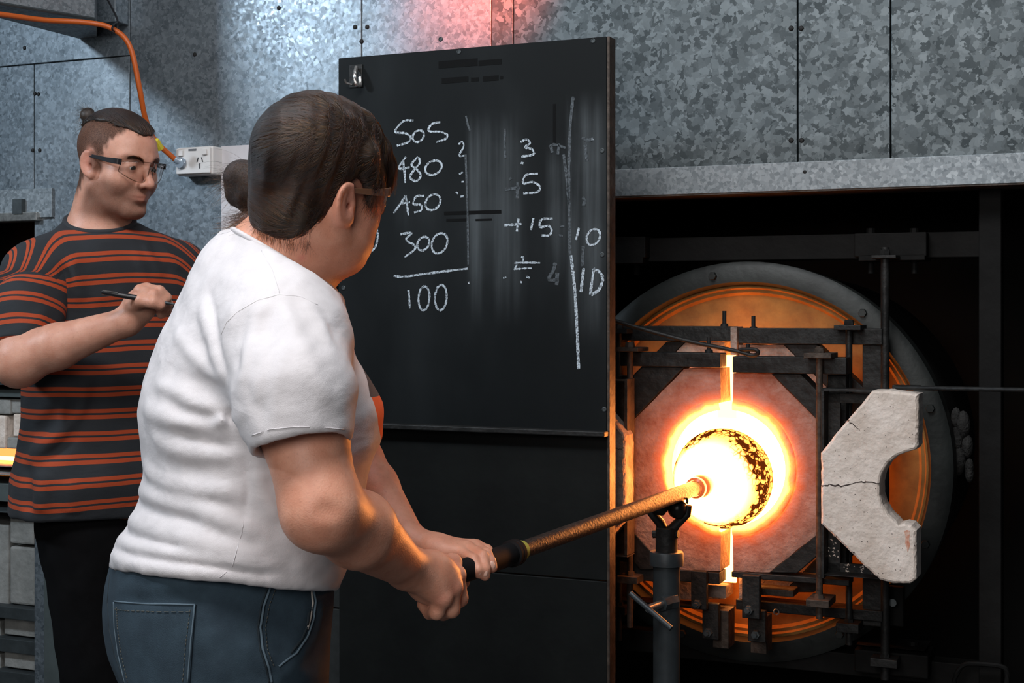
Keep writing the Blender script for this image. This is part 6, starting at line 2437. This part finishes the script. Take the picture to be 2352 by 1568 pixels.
FMf = folds(mtee_base, [
    ([(205, 900), (170, 970), (110, 1020), (70, 1050)], .016, .012), ([(150, 900), (120, 960), (80, 1000)], .016, -.010),
    ([(235, 860), (205, 930), (150, 1010), (100, 1060)], .016, -.008), ([(100, 1080), (96, 1130), (92, 1180)], .016, .009),
    ([(60, 1060), (62, 1120), (66, 1180)], .013, -.010), ([(150, 600), (148, 680), (146, 760)], .010, -.010), ([(160, 590), (175, 640), (180, 700)], .014, .005),
    ([(330, 560), (350, 600), (372, 640)], .008, .005), ([(345, 552), (368, 590), (395, 630)], .008, -.005), ([(365, 552), (390, 585), (415, 620)], .008, .005), ([(310, 570), (325, 620), (335, 680)], .012, .004),
    ([(215, 690), (240, 680), (300, 670)], .012, .005), ([(160, 1100), (165, 1150), (168, 1185)], .02, .006)])
FMs = folds(msleeve_base, [([(20, 640), (60, 660), (110, 690)], .014, .004), ([(110, 700), (80, 740), (30, 760)], .014, .004), ([(120, 740), (80, 790), (40, 800)], .012, -.004)])


def mtee(P):
    d = mtee_base(P)
    near = np.abs(d) < .03
    if near.any():
        q = P[near]
        d[near] = d[near] - fold_disp(q, FMf) - .0018 * wob(q, 38, 41)
    # room for the arm hole and an open neck
    return d


def msleeve(P):
    d = msleeve_base(P)
    near = np.abs(d) < .03
    if near.any():
        q = P[near]
        d[near] = d[near] - fold_disp(q, FMs) - .0018 * wob(q, 45, 43)
    return smax(d, -cap(P, MSLH - MAX_ * .06, MSLH + MAX_ * .06, .0555, .0590), .002)


lo = np.array([WQ(0, 700, 3.0)[0] - .10, 2.70, MHEM - .02])
hi = np.array([WQ(480, 700, 3.1)[0] + .05, 3.32, WQ(0, 480, 2.93)[2] + .02])
V, Fc = surfnets(mtee, lo, hi, .0048)
lat = np.abs((V[:, 0] - interp(V[:, 2], TM, 1)) * SMn[0] + (V[:, 1] - interp(V[:, 2], TM, 2)) * SMn[1])
dz = V[:, 2] + .004 * wob(V.astype(np.float32), 14, 51) + 9 * np.maximum(lat - .095, 0) ** 2 * np.clip((V[:, 2] - WQ(0, 690, 2.9)[2]) / .06, 0, 1)
# over the shoulders the cloth is cut from the chest piece, so the bands follow it forwards
teem = mesh_obj('t_shirt', V, Fc, M['tee_stripe'], man, mo_, dict(stripe=dz + .012, seam=np.zeros(len(V))))
V, Fc = surfnets(msleeve, np.minimum(MSR, MSLH) - .12, np.maximum(MSR, MSLH) + .12, .0044)
ax_t = (V - MSR) @ MAX_
mesh_obj('sleeve', V, Fc, M['tee_stripe'], teem, mo_, dict(stripe=.046 * 4 - ax_t + .004 * wob(V.astype(np.float32), 20, 61), seam=np.zeros(len(V))))


def msleeve_l(P):
    d = chain(P, [MSL, MSL + (MEL - MSL) * .62], [.064, .066], .03)
    d = smax(d, (P - (MSL + (MEL - MSL) * .6).astype(np.float32)) @ nrm(MEL - MSL).astype(np.float32), .003)
    return smax(d - .0018 * wob(P, 60, 44), -cap(P, MSL + (MEL - MSL) * .45, MEL, .056, .060), .002)


V, Fc = surfnets(msleeve_l, np.minimum(MSL, MEL) - .10, np.maximum(MSL, MEL) + .10, .0052)
mesh_obj('sleeve', V, Fc, M['tee_stripe'], teem, mo_, dict(stripe=.046 * 6 + .02 - (V - MSL) @ nrm(MEL - MSL), seam=np.zeros(len(V))))
M['collar'] = cloth('collar_cotton', (.018, .021, .025))
collar(mbody, MNB + nrm(MNT - MNB) * ((cpa - MNB) @ CM) / (nrm(MNT - MNB) @ CM), CM, M['collar'], teem, mo_, .0065, .002, -.002)

# ------------------------------------------------ black jeans and shoes
ML0, MR0 = np.array((mo_[0] + .07, 2.97 + DM, .86)), np.array((mo_[0] - .03, 2.87 + DM, .86))


def mjeans(P):
    d = ell(P, (mo_[0], 2.93 + DM, .91), (.140, .125, .15))
    d = smin(d, chain(P, [MR0 + (0, 0, .04), np.array((mo_[0] + .0, 2.86 + DM, .50)), np.array((mo_[0] + .0, 2.89 + DM, .085))], [.094, .066, .052], .03), .05)
    d = smin(d, chain(P, [ML0 + (0, 0, .04), np.array((mo_[0] + .12, 2.98 + DM, .50)), np.array((mo_[0] + .13, 3.02 + DM, .085))], [.098, .066, .052], .03), .05)
    d = smax(d, P[:, 2] - .98, .005)
    return smax(d, .07 - P[:, 2], .003) - .0022 * wob(P, 45, 71)


V, Fc = surfnets(mjeans, (mo_[0] - .25, 2.68 + DM, .05), (mo_[0] + .28, 3.15 + DM, 1.05), .007)
mesh_obj('jeans', V, Fc, M['black_jeans'], man, mo_)
shoe(np.array((mo_[0] - .0, 2.87 + DM, 0)), PM, man, mo_)
shoe(np.array((mo_[0] + .13, 3.0 + DM, 0)), PM + .2, man, mo_)

glasses(HM, 'safety_glasses', 'clear safety glasses with black arms worn by the man in stripes', M['black_plastic'], M['lens'])
pp = [WQ(234, 670, 2.600), WQ(286, 679, 2.606), WQ(352, 690, 2.612), WQ(408, 700, 2.618)]
t = thing('pen', 'dark pen held in the right hand of the man in stripes', 'pen', pp[1])
MB().tube([pp[0], pp[0] + (pp[1] - pp[0]) * .04, pp[1], pp[2]], [.0042, .0052, .0056, .0052], 12).build('barrel', M['black_plastic'], t, pp[1], smooth=True)
MB().tube([pp[2], pp[3]], [.0050, .0012], 10).build('nib', M['steel_grey'], t, pp[1], smooth=True)
MB().tube([WQ(236, 667, 2.596), WQ(270, 672, 2.598)], .0014, 6).build('clip', M['steel_bright'], t, pp[1], smooth=True)
